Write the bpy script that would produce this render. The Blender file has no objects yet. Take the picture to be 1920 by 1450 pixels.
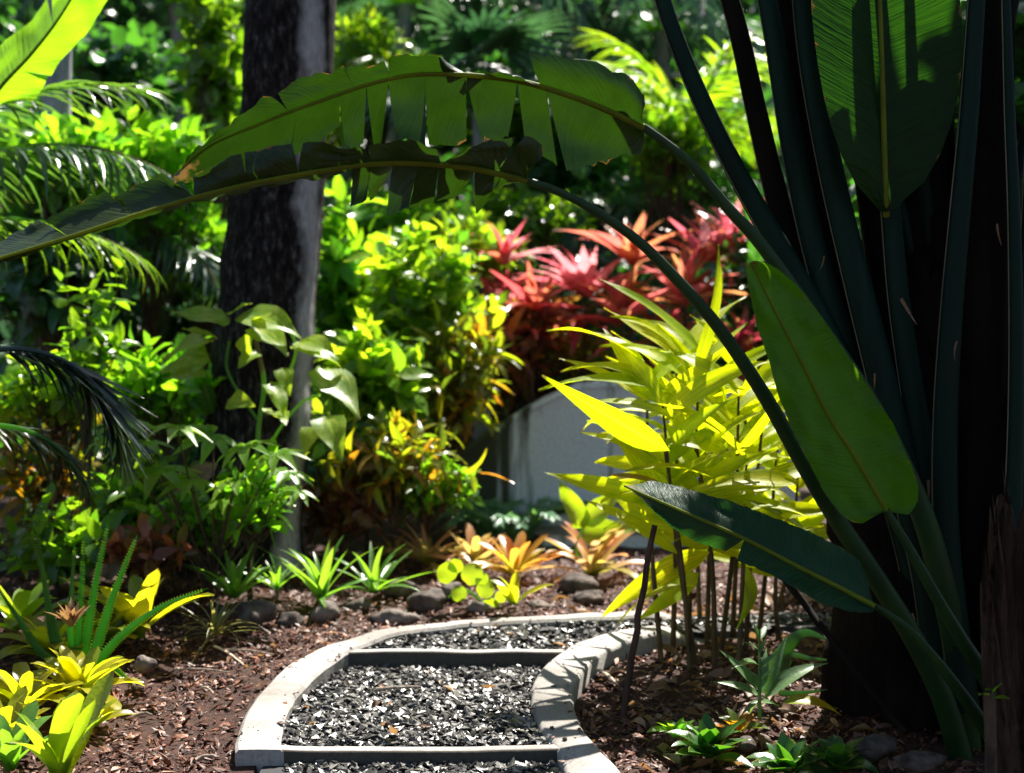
import bpy, math, random
import numpy as np
from mathutils import Matrix, Vector

# ------------------------------------------------------------------ camera, sky, sun, exposure
SC = bpy.context.scene
COL = SC.collection
F, HZ, CH = 2400.0, 663.0, 1.33            # focal length in photo pixels, horizon row, eye height
cam_d = bpy.data.cameras.new('camera'); cam = bpy.data.objects.new('camera', cam_d); COL.objects.link(cam)
cam.location = (0, 0, CH); cam.rotation_euler = (math.radians(90), 0, 0)
cam_d.sensor_width = 36; cam_d.lens = 45; cam_d.shift_y = -62 / 1920
cam_d.clip_start = 0.05; cam_d.clip_end = 600
cam_d.dof.use_dof = True; cam_d.dof.focus_distance = 4.35; cam_d.dof.aperture_fstop = 1.5
SC.camera = cam
SUN_EL, SUN_AZ = math.radians(56), math.radians(22)
W = bpy.data.worlds.new('World'); SC.world = W; W.use_nodes = True
wn = W.node_tree.nodes; sky = wn.new('ShaderNodeTexSky'); sky.sky_type = 'NISHITA'; sky.sun_disc = False
sky.sun_elevation = SUN_EL; sky.sun_rotation = SUN_AZ
W.node_tree.links.new(sky.outputs[0], wn['Background'].inputs[0]); wn['Background'].inputs[1].default_value = 0.05
sd = bpy.data.lights.new('sun', 'SUN'); sd.energy = 5.0; sd.angle = math.radians(0.5); sd.color = (1, .95, .86)
sun = bpy.data.objects.new('sun', sd); COL.objects.link(sun)
TOSUN = Vector((math.sin(SUN_AZ) * math.cos(SUN_EL), math.cos(SUN_AZ) * math.cos(SUN_EL), math.sin(SUN_EL)))
sun.rotation_euler = TOSUN.to_track_quat('Z', 'Y').to_euler(); sun.location = (3, 12, 18)
SC.view_settings.view_transform = 'Standard'; SC.view_settings.look = 'None'
SC.view_settings.exposure = 1.8; SC.view_settings.gamma = 1.0; SC.view_settings.use_curve_mapping = False
SC.cycles.max_bounces = 6; SC.cycles.transmission_bounces = 4; SC.cycles.diffuse_bounces = 4
SC.cycles.glossy_bounces = 2; SC.cycles.caustics_reflective = False; SC.cycles.caustics_refractive = False
SC.cycles.sample_clamp_indirect = 6

# ------------------------------------------------------------------ helpers
RNG = np.random.default_rng(7)
def P(px, py, Y): return np.array([(px - 960) / F * Y, Y, CH - (py - HZ) / F * Y])
def PX(px, Y): return (px - 960) / F * Y
def nrm(v):
    v = np.asarray(v, float); return v / np.maximum(np.linalg.norm(v, axis=-1, keepdims=True), 1e-9)
def spline(pts, n):
    """Catmull-Rom through the points, n samples, even in chord length"""
    p = np.asarray(pts, float)
    if len(p) == 2: return p[0] + (p[1] - p[0]) * np.linspace(0, 1, n)[:, None]
    d = np.r_[0, np.cumsum(np.linalg.norm(np.diff(p[:, :3], axis=0), axis=1))]; d /= d[-1]
    e = np.vstack([2 * p[0] - p[1], p, 2 * p[-1] - p[-2]])
    t = np.linspace(0, 1, n); k = np.clip(np.searchsorted(d, t, side='right') - 1, 0, len(p) - 2)
    u = ((t - d[k]) / np.maximum(d[k + 1] - d[k], 1e-9))[:, None]
    a, b, c, q = e[k], e[k + 1], e[k + 2], e[k + 3]
    return .5 * (2 * b + (c - a) * u + (2 * a - 5 * b + 4 * c - q) * u ** 2 + (3 * b - a - 3 * c + q) * u ** 3)
def mesh(name, V, Fc, mat, uv=None, rnd=None, smooth=True):
    me = bpy.data.meshes.new(name)
    V = np.asarray(V, np.float32)
    if isinstance(Fc, np.ndarray):
        nf, k = Fc.shape
        me.vertices.add(len(V)); me.vertices.foreach_set('co', V.ravel())
        me.loops.add(nf * k); me.loops.foreach_set('vertex_index', Fc.astype(np.int32).ravel())
        me.polygons.add(nf); me.polygons.foreach_set('loop_start', np.arange(0, nf * k, k, dtype=np.int32))
        me.update(calc_edges=True)
    else:
        me.from_pydata(V.tolist(), [], [list(map(int, f)) for f in Fc]); me.update()
    if uv is not None:
        vi = np.empty(len(me.loops), np.int32); me.loops.foreach_get('vertex_index', vi)
        me.uv_layers.new(name='UVMap').data.foreach_set('uv', np.asarray(uv, np.float32)[vi].ravel())
    if rnd is not None:
        me.attributes.new('rnd', 'FLOAT', 'POINT').data.foreach_set('value', np.asarray(rnd, np.float32))
    me.polygons.foreach_set('use_smooth', np.full(len(me.polygons), smooth))
    if mat: me.materials.append(mat)
    return me
def link(name, data, parent=None, M=None, kind=None, label=None):
    o = bpy.data.objects.new(name, data); COL.objects.link(o)
    if parent is not None: o.parent = parent
    if M is not None: o.matrix_basis = Matrix(np.asarray(M, float).tolist())
    if kind: o['kind'] = kind
    if label: o['label'] = label
    return o
def tag(o, label, cat, group=None, kind=None):
    o['label'] = label; o['category'] = cat
    if group: o['group'] = group
    if kind: o['kind'] = kind
    return o
def thing(name, label, cat, loc, group=None):
    o = bpy.data.objects.new(name, None); COL.objects.link(o); o.location = tuple(map(float, loc)); o.empty_display_size = .05
    return tag(o, label, cat, group)
def part(name, V, Fc, mat, parent, uv=None, rnd=None, smooth=True, kind=None):
    """mesh given in world coordinates, hung under its thing"""
    b = np.array(world(parent)); return link(name, mesh(name, np.asarray(V) - b, Fc, mat, uv, rnd, smooth), parent, kind=kind)
def world(o):
    v = Vector((0, 0, 0))
    while o is not None: v = v + o.location; o = o.parent
    return tuple(v)
def mats(p, d, up, s):
    """placing matrices: local Y along d, local Z near up"""
    p = np.atleast_2d(p).astype(float); n = len(p)
    d = nrm(np.broadcast_to(d, (n, 3))); up = np.broadcast_to(up, (n, 3)) + np.array([1e-4, 2e-4, 0])
    x = nrm(np.cross(d, up)); z = np.cross(x, d); s = np.broadcast_to(np.asarray(s, float), (n,))
    M = np.zeros((n, 4, 4)); M[:, :3, 0] = x * s[:, None]; M[:, :3, 1] = d * s[:, None]; M[:, :3, 2] = z * s[:, None]
    M[:, :3, 3] = p; M[:, 3, 3] = 1
    return M
def joined(variants, M, base=(0, 0, 0), seed=0):
    """many copies of small meshes in one: returns V, F, uv, rnd"""
    g = np.random.default_rng(seed); pick = g.integers(0, len(variants), len(M)); VV, FF, UU, RR, off = [], [], [], [], 0
    for k, (v, f, u) in enumerate(variants):
        m = M[pick == k]
        if not len(m): continue
        w = np.einsum('nij,vj->nvi', m[:, :3, :3], v) + m[:, None, :3, 3] - np.asarray(base)
        VV.append(w.reshape(-1, 3)); FF.append((f[None] + (np.arange(len(m)) * len(v))[:, None, None] + off).reshape(-1, f.shape[1]))
        UU.append(np.tile(u, (len(m), 1))); RR.append(np.repeat(g.random(len(m)), len(v))); off += len(m) * len(v)
    return np.vstack(VV), np.vstack(FF), np.vstack(UU), np.concatenate(RR)
def grid_faces(a, b):
    i = np.arange((a - 1) * b).reshape(a - 1, b)[:, :-1].ravel()
    return np.c_[i, i + 1, i + b + 1, i + b]
PROF = {
    'ovate': lambda t: np.sin(np.pi * np.clip(t, 0, 1) ** .75) ** .85,
    'lance': lambda t: np.clip(np.sin(np.pi * np.clip(t, 0, 1) ** .62), 0, 1) ** 1.1,
    'strap': lambda t: np.minimum(1, .55 + 1.2 * t) * np.clip(1 - t ** 7, 0, 1) ** .6,
    'sword': lambda t: np.minimum(1, .8 + t) * np.clip(1 - t, 0, 1) ** .6,
    'round': lambda t: np.sqrt(np.clip(1 - (2 * t - 1) ** 2, 0, 1)),
    'heart': lambda t: np.clip(np.sin(np.pi * np.clip(t, 0, 1) ** .45), 0, 1) ** .9,
    'cord': lambda t: np.clip(np.sin(np.pi * np.clip(.08 + .92 * t, 0, 1) ** .7), 0, 1) ** .9,
}
def leaf(Lw, prof='ovate', nl=4, nw=2, droop=.5, fold=.25, wave=0., seed=0, twist=0.):
    """unit-long leaf, width Lw: V, F, uv"""
    g = np.random.default_rng(seed); t = np.linspace(0, 1, nl + 1); u = np.linspace(-1, 1, nw + 1)
    ang = -droop * t; y = np.r_[0, np.cumsum(np.cos((ang[1:] + ang[:-1]) / 2))] / nl; z = np.r_[0, np.cumsum(np.sin((ang[1:] + ang[:-1]) / 2))] / nl
    hw = Lw / 2 * np.maximum(PROF[prof](t), .04); ph = g.random(4) * 6
    V = np.zeros((nl + 1, nw + 1, 3)); X = hw[:, None] * u[None]
    Z = fold * np.abs(X) + wave * Lw * np.sin(t[:, None] * 9 + ph[0] + u[None] * 2) * np.abs(u[None]) + wave * .5 * Lw * np.sin(t[:, None] * 5 + ph[1])
    tw = twist * t[:, None]
    V[..., 0] = X * np.cos(tw) - Z * np.sin(tw); Zr = Z * np.cos(tw) + X * np.sin(tw)
    V[..., 1] = y[:, None] - Zr * np.sin(ang)[:, None]; V[..., 2] = z[:, None] + Zr * np.cos(ang)[:, None]
    uv = np.stack([np.broadcast_to((u + 1) / 2, (nl + 1, nw + 1)), np.broadcast_to(t[:, None], (nl + 1, nw + 1))], -1)
    return V.reshape(-1, 3), grid_faces(nl + 1, nw + 1), uv.reshape(-1, 2)
def variants(n, *a, dr=.35, **k):
    k = dict(k); d0 = k.pop('droop', .5)
    return [leaf(*a, droop=d0 + dr * (i - (n - 1) / 2) / max(1, n - 1) * 2, seed=i + 3, **k) for i in range(n)]
def tube(pts, rad, sides=8, uvscale=1., flat=1., cap=True):
    p = np.asarray(pts, float); n = len(p); r = np.broadcast_to(np.asarray(rad, float), (n,))
    tn = nrm(np.gradient(p, axis=0)); ref = np.array([0.02, 1, .03]) if abs(tn[:, 1]).mean() < .8 else np.array([0, 0.03, 1.])
    a = nrm(np.cross(tn, ref)); b = np.cross(a, tn)
    th = np.linspace(0, 2 * np.pi, sides + 1)
    V = p[:, None] + r[:, None, None] * (np.cos(th)[None, :, None] * a[:, None] + flat * np.sin(th)[None, :, None] * b[:, None])
    d = np.r_[0, np.cumsum(np.linalg.norm(np.diff(p, axis=0), axis=1))] * uvscale
    uv = np.stack([np.broadcast_to(th / 2 / np.pi, (n, sides + 1)), np.broadcast_to(d[:, None], (n, sides + 1))], -1)
    return V.reshape(-1, 3), grid_faces(n, sides + 1), uv.reshape(-1, 2)
def merge(*ms):
    VV, FF, UU, o = [], [], [], 0
    for v, f, u in ms:
        VV.append(v); FF.append(f + o); UU.append(u); o += len(v)
    return np.vstack(VV), np.vstack(FF), np.vstack(UU)
def vnoise(x, y, s, seed=0):
    """cheap smooth value noise"""
    g = np.random.default_rng(seed); T = g.random((64, 64)); x = np.asarray(x) * s; y = np.asarray(y) * s
    i, j = np.floor(x).astype(int), np.floor(y).astype(int); u, v = x - i, y - j; u, v = u * u * (3 - 2 * u), v * v * (3 - 2 * v)
    q = lambda a, b: T[a % 64, b % 64]
    return (q(i, j) * (1 - u) + q(i + 1, j) * u) * (1 - v) + (q(i, j + 1) * (1 - u) + q(i + 1, j + 1) * u) * v
def inside(poly, x, y):
    r = np.zeros(np.shape(x), bool); a = np.asarray(poly); j = len(a) - 1
    for i in range(len(a)):
        (xi, yi), (xj, yj) = a[i][:2], a[j][:2]
        c = ((yi > y) != (yj > y)) & (x < (xj - xi) * (y - yi) / (yj - yi + 1e-12) + xi); r ^= c; j = i
    return r

# ------------------------------------------------------------------ materials
class NT:
    def __init__(s, name):
        s.m = bpy.data.materials.new(name); s.m.use_nodes = True; s.t = s.m.node_tree; s.n = s.t.nodes; s.n.clear()
        s.out = s.n.new('ShaderNodeOutputMaterial')
    def a(s, ty, ins=None, **kw):
        n = s.n.new('ShaderNode' + ty)
        for k, v in kw.items(): setattr(n, k, v)
        for k, v in (ins or {}).items(): s.set(n.inputs[k], v)
        return n
    def set(s, sock, v):
        if hasattr(v, 'is_output') or isinstance(v, bpy.types.NodeSocket): s.t.links.new(v, sock)
        else: sock.default_value = v
    def math(s, op, a, b=0., clamp=False):
        n = s.a('Math', {0: a, 1: b}, operation=op, use_clamp=clamp); return n.outputs[0]
    def ramp(s, f, stops, interp='LINEAR'):
        n = s.a('ValToRGB', {0: f}); r = n.color_ramp; r.interpolation = interp
        while len(r.elements) < len(stops): r.elements.new(.5)
        for e, (p, c) in zip(r.elements, stops): e.position = p; e.color = (*c, 1) if len(c) == 3 else c
        return n.outputs[0]
    def noise(s, vec, scale, detail=4, rough=.6, dist=0.):
        n = s.a('TexNoise', {'Scale': scale, 'Detail': detail, 'Roughness': rough, 'Distortion': dist})
        if vec is not None: s.set(n.inputs['Vector'], vec)
        return n.outputs[0]
    def mix(s, f, a, b, mode='MIX'):
        n = s.a('MixRGB', {0: f}, blend_type=mode)
        for i, v in ((1, a), (2, b)): s.set(n.inputs[i], (*v, 1) if isinstance(v, tuple) and len(v) == 3 else v)
        return n.outputs[0]
    def bump(s, h, strength=.3, dist=.01): return s.a('Bump', {'Height': h, 'Strength': strength, 'Distance': dist}).outputs[0]
    def done(s, col, rough=.6, normal=None, spec=.5, extra=None):
        b = s.a('BsdfPrincipled', {'Roughness': rough, 'Specular IOR Level': spec}); s.set(b.inputs['Base Color'], (*col, 1) if isinstance(col, tuple) and len(col) == 3 else col)
        if normal is not None: s.set(b.inputs['Normal'], normal)
        s.t.links.new(b.outputs[0], s.out.inputs[0]); return s.m
    def coord(s, w='Object'): return s.a('TexCoord').outputs[w]
def stops(cols):
    if len(cols) == 1: cols = cols * 2
    n = len(cols); return [(i / max(1, n - 1), c) for i, c in enumerate(cols)]
def leaf_mat(name, cols, trans, tf=.45, rough=.33, rib=0., ribn=60, mid=.0, midcol=(.3, .42, .05), edge=None, mott=.25, spec=.5, stripe=None, base=None, tip=True):
    """leaf: reflected colour ramp, transmitted colour ramp, gloss, veins"""
    s = NT(name); at = s.a('Attribute', attribute_name='rnd').outputs['Fac']; oi = s.a('ObjectInfo').outputs['Random']
    r = s.math('FRACT', s.math('ADD', at, oi)); c = s.ramp(r, stops(cols)); t = s.ramp(r, stops(trans))
    uv = s.a('SeparateXYZ', {0: s.coord('UV')}); ua = s.math('ABSOLUTE', s.math('SUBTRACT', uv.outputs[0], .5)); v = uv.outputs[1]
    nz = s.noise(s.coord('Object'), 9, 3)
    if mott: 
        k = s.ramp(nz, [(.3, (1 - mott,) * 3), (.7, (1 + mott * .4,) * 3)]); c = s.mix(1., c, k, 'MULTIPLY'); t = s.mix(.6, t, k, 'MULTIPLY')
    if stripe:
        w = s.noise(s.a('CombineXYZ', {0: s.math('MULTIPLY', ua, 9.), 1: s.math('MULTIPLY', v, 1.6), 2: s.math('MULTIPLY', r, 30.)}).outputs[0], 2.2, 3)
        f = s.ramp(w, [(.5, (0, 0, 0)), (.58, (1, 1, 1))]); c = s.mix(f, c, stripe[0]); t = s.mix(f, t, stripe[1])
    if base:
        f = s.ramp(v, [(base[0], (1, 1, 1)), (base[1], (0, 0, 0))]); c = s.mix(f, c, base[2]); t = s.mix(f, t, base[2])
    if tip: tipf = s.ramp(s.math('ADD', v, s.math('MULTIPLY', s.math('SUBTRACT', s.noise(s.coord('Object'), 25, 2), .5), .25)), [(.955, (0, 0, 0)), (1., (1, 1, 1))]); c = s.mix(s.math('MULTIPLY', tipf, .8), c, (.16, .08, .03)); t = s.mix(s.math('MULTIPLY', tipf, .8), t, (.2, .1, .03))
    if edge:
        spt = s.ramp(s.noise(s.coord('Object'), 55, 3, .7), [(.68, (0, 0, 0)), (.74, (1, 1, 1))]); c = s.mix(s.math('MULTIPLY', spt, .5), c, (.05, .035, .012)); t = s.mix(s.math('MULTIPLY', spt, .6), t, (.03, .025, .004))
        e = s.ramp(s.math('ADD', s.math('MULTIPLY', ua, 2.), s.math('MULTIPLY', s.math('SUBTRACT', s.noise(s.coord('Object'), 14, 4), .62), .6)), [(edge[1], (0, 0, 0)), (min(1, edge[1] + .06), (1, 1, 1))])
        c = s.mix(e, c, edge[0]); t = s.mix(e, t, edge[0])
    if mid:
        f = s.ramp(ua, [(mid, (1, 1, 1)), (mid + .015, (0, 0, 0))]); c = s.mix(f, c, midcol); t = s.mix(s.math('MULTIPLY', f, .6), t, midcol)
    norm = None
    if rib:
        vv = s.math('ADD', s.math('SUBTRACT', v, s.math('MULTIPLY', ua, .12)), s.math('MULTIPLY', nz, .012))
        w = s.math('SUBTRACT', s.math('MULTIPLY', s.noise(s.a('CombineXYZ', {0: s.math('MULTIPLY', vv, ribn * 1.6), 1: s.math('MULTIPLY', ua, 2.2), 2: s.math('MULTIPLY', r, 9.)}).outputs[0], 1., 3, .6), 4.), 1.5)
        w = s.math('ADD', w, s.math('MULTIPLY', nz, .8)); norm = s.bump(w, min(1., rib * 3.5), .005); c = s.mix(1., c, s.ramp(w, [(.0, (.72,) * 3), (1., (1.35,) * 3)]), 'MULTIPLY')
        f = s.math('MULTIPLY', s.math('ADD', w, 1.), .12); t = s.mix(s.math('MULTIPLY', f, .55), t, (.02, .05, .004))
    else: norm = s.bump(s.noise(s.coord('Object'), 30, 2), .12, .01)
    b = s.a('BsdfPrincipled', {'Base Color': c, 'Roughness': rough, 'Specular IOR Level': spec, 'Normal': norm})
    tr = s.a('BsdfTranslucent', {'Color': t, 'Normal': norm}); mx = s.a('MixShader', {0: tf, 1: b.outputs[0], 2: tr.outputs[0]})
    s.t.links.new(mx.outputs[0], s.out.inputs[0]); return s.m
def bark_mat(name, dark, light, scale=14., stretch=.25, rough=.85, bump=.6, spec=.25):
    s = NT(name); mp = s.a('Mapping', {'Vector': s.coord('Object'), 'Scale': (1, 1, stretch)}).outputs[0]
    n = s.noise(mp, scale, 6, .65, .4); c = s.ramp(n, [(.36, dark), (.66, light)]); c = s.mix(s.math('MULTIPLY', s.ramp(s.noise(s.coord('Object'), 3.2, 5, .7), [(.45, (0, 0, 0)), (.7, (1, 1, 1))]), .45), c, tuple(.6 * a_ + .4 * b_ for a_, b_ in zip(light, (light[0] * 2.2, light[0] * 1.6, light[0])))); return s.done(c, rough, s.bump(n, bump, .02), spec)
M = {}
G = lambda r, g, b: (r, g, b)
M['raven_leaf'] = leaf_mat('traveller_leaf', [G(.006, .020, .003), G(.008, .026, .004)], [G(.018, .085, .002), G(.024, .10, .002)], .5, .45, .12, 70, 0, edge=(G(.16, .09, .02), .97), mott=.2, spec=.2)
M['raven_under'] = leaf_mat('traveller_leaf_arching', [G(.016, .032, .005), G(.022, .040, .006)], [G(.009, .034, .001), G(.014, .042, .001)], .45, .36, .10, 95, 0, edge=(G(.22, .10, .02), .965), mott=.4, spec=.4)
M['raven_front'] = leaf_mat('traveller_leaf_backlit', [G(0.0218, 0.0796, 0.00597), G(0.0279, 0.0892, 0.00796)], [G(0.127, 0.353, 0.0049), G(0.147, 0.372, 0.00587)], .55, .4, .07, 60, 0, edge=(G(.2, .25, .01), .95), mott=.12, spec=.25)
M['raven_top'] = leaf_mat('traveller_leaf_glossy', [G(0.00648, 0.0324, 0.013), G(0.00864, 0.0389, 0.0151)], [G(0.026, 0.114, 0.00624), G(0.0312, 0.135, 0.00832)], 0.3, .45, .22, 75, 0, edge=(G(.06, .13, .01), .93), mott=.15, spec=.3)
M['midrib'] = leaf_mat('midrib', [G(.17, .21, .015)], [G(.26, .32, .015)], .4, .6, spec=.15, tip=False)
M['stalk'] = bark_mat('leaf_stalk', G(.0016, .010, .006), G(.004, .026, .015), 9, .06, .6, .15, .12)
M['stalk_brown'] = bark_mat('old_leaf_stalk', G(.002, .0018, .0012), G(.010, .007, .004), 12, .05, .8, .4, .08)
M['stalk_green'] = bark_mat('arching_leaf_stalk', G(.008, .030, .007), G(.018, .050, .010), 10, .1, .5, .12, .2)
M['raven_trunk'] = bark_mat('fibrous_trunk', G(.003, .002, .0018), G(.014, .009, .007), 16, .06, .95, 1., .05)
M['dead_sheath'] = bark_mat('dead_leaf_sheath', G(.010, .006, .0045), G(.075, .045, .032), 26, .04, .9, 1., .05)
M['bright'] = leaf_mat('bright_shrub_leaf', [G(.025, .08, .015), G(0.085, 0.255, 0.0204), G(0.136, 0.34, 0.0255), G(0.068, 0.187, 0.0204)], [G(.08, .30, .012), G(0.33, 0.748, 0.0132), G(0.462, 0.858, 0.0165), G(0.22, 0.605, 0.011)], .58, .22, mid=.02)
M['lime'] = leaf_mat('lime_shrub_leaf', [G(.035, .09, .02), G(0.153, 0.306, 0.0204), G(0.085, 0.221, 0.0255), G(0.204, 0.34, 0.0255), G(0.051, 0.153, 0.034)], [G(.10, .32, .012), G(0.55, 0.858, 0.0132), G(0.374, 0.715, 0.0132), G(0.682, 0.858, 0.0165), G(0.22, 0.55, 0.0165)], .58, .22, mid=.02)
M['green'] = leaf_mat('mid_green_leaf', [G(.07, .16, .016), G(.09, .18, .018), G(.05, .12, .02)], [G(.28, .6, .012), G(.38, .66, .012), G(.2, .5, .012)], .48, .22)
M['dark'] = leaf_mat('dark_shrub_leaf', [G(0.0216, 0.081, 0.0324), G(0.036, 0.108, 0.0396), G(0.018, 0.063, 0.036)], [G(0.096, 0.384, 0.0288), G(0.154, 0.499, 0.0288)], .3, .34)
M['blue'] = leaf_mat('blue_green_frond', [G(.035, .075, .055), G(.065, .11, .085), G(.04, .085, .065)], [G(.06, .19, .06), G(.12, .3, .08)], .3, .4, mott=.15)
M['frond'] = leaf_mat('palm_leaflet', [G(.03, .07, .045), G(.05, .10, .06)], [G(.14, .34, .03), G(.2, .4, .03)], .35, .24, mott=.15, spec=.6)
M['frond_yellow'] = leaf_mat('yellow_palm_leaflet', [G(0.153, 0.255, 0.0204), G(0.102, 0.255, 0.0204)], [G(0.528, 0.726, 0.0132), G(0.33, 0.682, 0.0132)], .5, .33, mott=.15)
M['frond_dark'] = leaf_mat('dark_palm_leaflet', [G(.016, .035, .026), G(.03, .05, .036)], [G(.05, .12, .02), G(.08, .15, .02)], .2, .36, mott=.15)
M['croton'] = leaf_mat('croton_leaf', [G(.10, .17, .014), G(.22, .22, .015), G(.05, .10, .02), G(.30, .12, .015), G(.09, .17, .018), G(.14, .2, .015)], [G(.5, .66, .012), G(.75, .68, .012), G(.2, .42, .015), G(.82, .32, .015), G(.42, .62, .012), G(.55, .7, .012)], .55, .26, mid=.03, midcol=G(.4, .34, .03))
M['croton_red'] = leaf_mat('bronze_croton_leaf', [G(0.16, 0.048, 0.032), G(0.112, 0.096, 0.024), G(0.288, 0.096, 0.048), G(0.064, 0.032, 0.024), G(0.256, 0.144, 0.032)], [G(0.66, 0.12, 0.06), G(0.48, 0.36, 0.024), G(0.9, 0.24, 0.096), G(0.3, 0.072, 0.036), G(0.72, 0.408, 0.048)], .42, .3, mid=.03, midcol=G(.3, .05, .05))
M['orange'] = leaf_mat('orange_croton_leaf', [G(.28, .09, .01), G(.08, .12, .012), G(.03, .08, .012), G(.3, .13, .012), G(.04, .09, .012)], [G(.9, .26, .01), G(.5, .55, .01), G(.16, .4, .01), G(.9, .4, .01), G(.2, .45, .01)], .5, .34)
M['red'] = leaf_mat('coral_pink_strap_leaf', [G(.55, .06, .11), G(.66, .24, .26), G(.40, .04, .07), G(.60, .16, .10)], [G(.92, .12, .18), G(.92, .38, .40), G(.85, .08, .13), G(.92, .3, .12)], .5, .26, mid=.03, midcol=G(.75, .25, .2))
M['redorange'] = leaf_mat('orange_pink_strap_leaf', [G(.46, .12, .07), G(.36, .15, .06), G(.54, .09, .11), G(.22, .09, .05)], [G(.92, .30, .12), G(.9, .42, .14), G(.92, .18, .18), G(.6, .26, .1)], .5, .28, mid=.03, midcol=G(.5, .15, .1))
M['maroon'] = leaf_mat('dark_magenta_strap_leaf', [G(.24, .03, .05), G(.36, .06, .08), G(.26, .1, .04)], [G(.6, .05, .09), G(.8, .12, .14), G(.7, .3, .08)], .45, .3)
M['ginger'] = leaf_mat('yellow_green_ginger_leaf', [G(.22, .32, .010), G(.44, .48, .012), G(.54, .52, .012), G(.34, .42, .012)], [G(.52, .70, .005), G(.84, .88, .005), G(.92, .88, .005), G(.70, .82, .005)], .64, .42, 0, 20, .02, G(.5, .5, .03), mott=.12, spec=.25, stripe=(G(.18, .30, .012), G(.5, .70, .005)))
M['cane'] = bark_mat('ginger_cane', G(.03, .018, .008), G(.13, .08, .02), 16, .3, .6, .3)
M['brom_yellow'] = leaf_mat('yellow_bromeliad_leaf', [G(0.22, 0.242, 0.0132), G(0.286, 0.264, 0.0154), G(0.143, 0.209, 0.0132)], [G(0.84, 0.84, 0.0126), G(0.92, 0.819, 0.0147), G(0.651, 0.798, 0.0126)], .5, .3, mott=.15, base=(.0, .4, G(.2, .34, .02)), edge=(G(.5, .28, .02), .99))
M['brom_green'] = leaf_mat('green_bromeliad_leaf', [G(0.117, 0.221, 0.0156), G(0.169, 0.26, 0.0195)], [G(0.504, 0.735, 0.0126), G(0.609, 0.777, 0.021)], .45, .3, mott=.15)
M['brom_pink'] = leaf_mat('salmon_bromeliad_leaf', [G(0.448, 0.196, 0.098), G(0.504, 0.28, 0.112), G(0.336, 0.28, 0.056)], [G(0.88, 0.38, 0.14), G(0.9, 0.5, 0.22), G(0.7, 0.6, 0.08)], .45, .3, mott=.15, base=(.05, .5, G(.35, .36, .06)))
M['brom_orange'] = leaf_mat('orange_bromeliad_leaf', [G(0.442, 0.143, 0.039), G(0.39, 0.208, 0.039), G(0.286, 0.234, 0.026)], [G(0.92, 0.3, 0.05), G(0.92, 0.46, 0.05), G(0.75, 0.6, 0.03)], .48, .3, mott=.15, base=(.05, .55, G(.4, .4, .03)))
M['aloe'] = leaf_mat('spiny_green_leaf', [G(0.045, 0.15, 0.03), G(0.0675, 0.195, 0.045)], [G(0.156, 0.546, 0.0156), G(0.208, 0.624, 0.026)], .35, .36, mott=.3)
M['sword_green'] = leaf_mat('green_sword_leaf', [G(0.065, 0.182, 0.0325), G(0.104, 0.234, 0.039)], [G(0.286, 0.638, 0.022), G(0.396, 0.682, 0.033)], .42, .32, mott=.2)
M['tuft'] = leaf_mat('pale_grass_leaf', [G(.12, .15, .07), G(.2, .17, .06)], [G(.4, .46, .1), G(.6, .46, .1)], .4, .4)
M['pothos'] = leaf_mat('variegated_vine_leaf', [G(.10, .20, .015), G(.14, .24, .015)], [G(.42, .70, .012), G(.6, .74, .012)], .5, .36, mid=.02, mott=.2, spec=.3, stripe=(G(.30, .36, .06), G(.66, .72, .05)))
M['papaya'] = leaf_mat('lobed_leaf', [G(.10, .21, .02), G(.13, .24, .025), G(.08, .18, .02)], [G(.40, .72, .012), G(.5, .78, .012)], .5, .32, spec=.35)
M['fern'] = leaf_mat('fern_frond', [G(0.096, 0.24, 0.144), G(0.144, 0.312, 0.144)], [G(0.187, 0.468, 0.125), G(0.312, 0.624, 0.125)], .35, .45)
M['kal'] = leaf_mat('grey_green_succulent_leaf', [G(.10, .19, .07), G(.13, .22, .09)], [G(.2, .46, .05), G(.3, .52, .06)], .3, .38)
M['succ'] = leaf_mat('dark_succulent_leaf', [G(.02, .075, .015), G(.03, .1, .02)], [G(.1, .36, .012), G(.16, .42, .015)], .35, .28, edge=(G(.4, .3, .03), .9))
M['dry'] = leaf_mat('dry_brown_leaf', [G(.16, .08, .04), G(.24, .13, .07), G(.30, .2, .12)], [G(.4, .2, .07), G(.5, .28, .1)], .3, .55, mott=.5)
M['banana'] = leaf_mat('banana_leaf', [G(0.072, 0.216, 0.0144), G(0.084, 0.24, 0.018)], [G(0.36, 0.74, 0.012), G(0.38, 0.76, 0.015)], .55, .3, .14, 40, 0, mott=.1)
M['twig'] = bark_mat('twig', G(.03, .018, .012), G(.10, .065, .04), 20, .3)
M['stake'] = bark_mat('stake_wood', G(.025, .014, .01), G(.09, .05, .035), 18, .1)
M['pale_stick'] = bark_mat('bleached_stick', G(.28, .2, .14), G(.55, .45, .35), 18, .3)
M['rock'] = bark_mat('garden_rock', G(.018, .013, .011), G(.11, .085, .075), 13, 1., .85, 1.)
M['rock_light'] = bark_mat('pale_garden_rock', G(.05, .038, .033), G(.2, .165, .15), 13, 1., .85, 1.)
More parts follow.
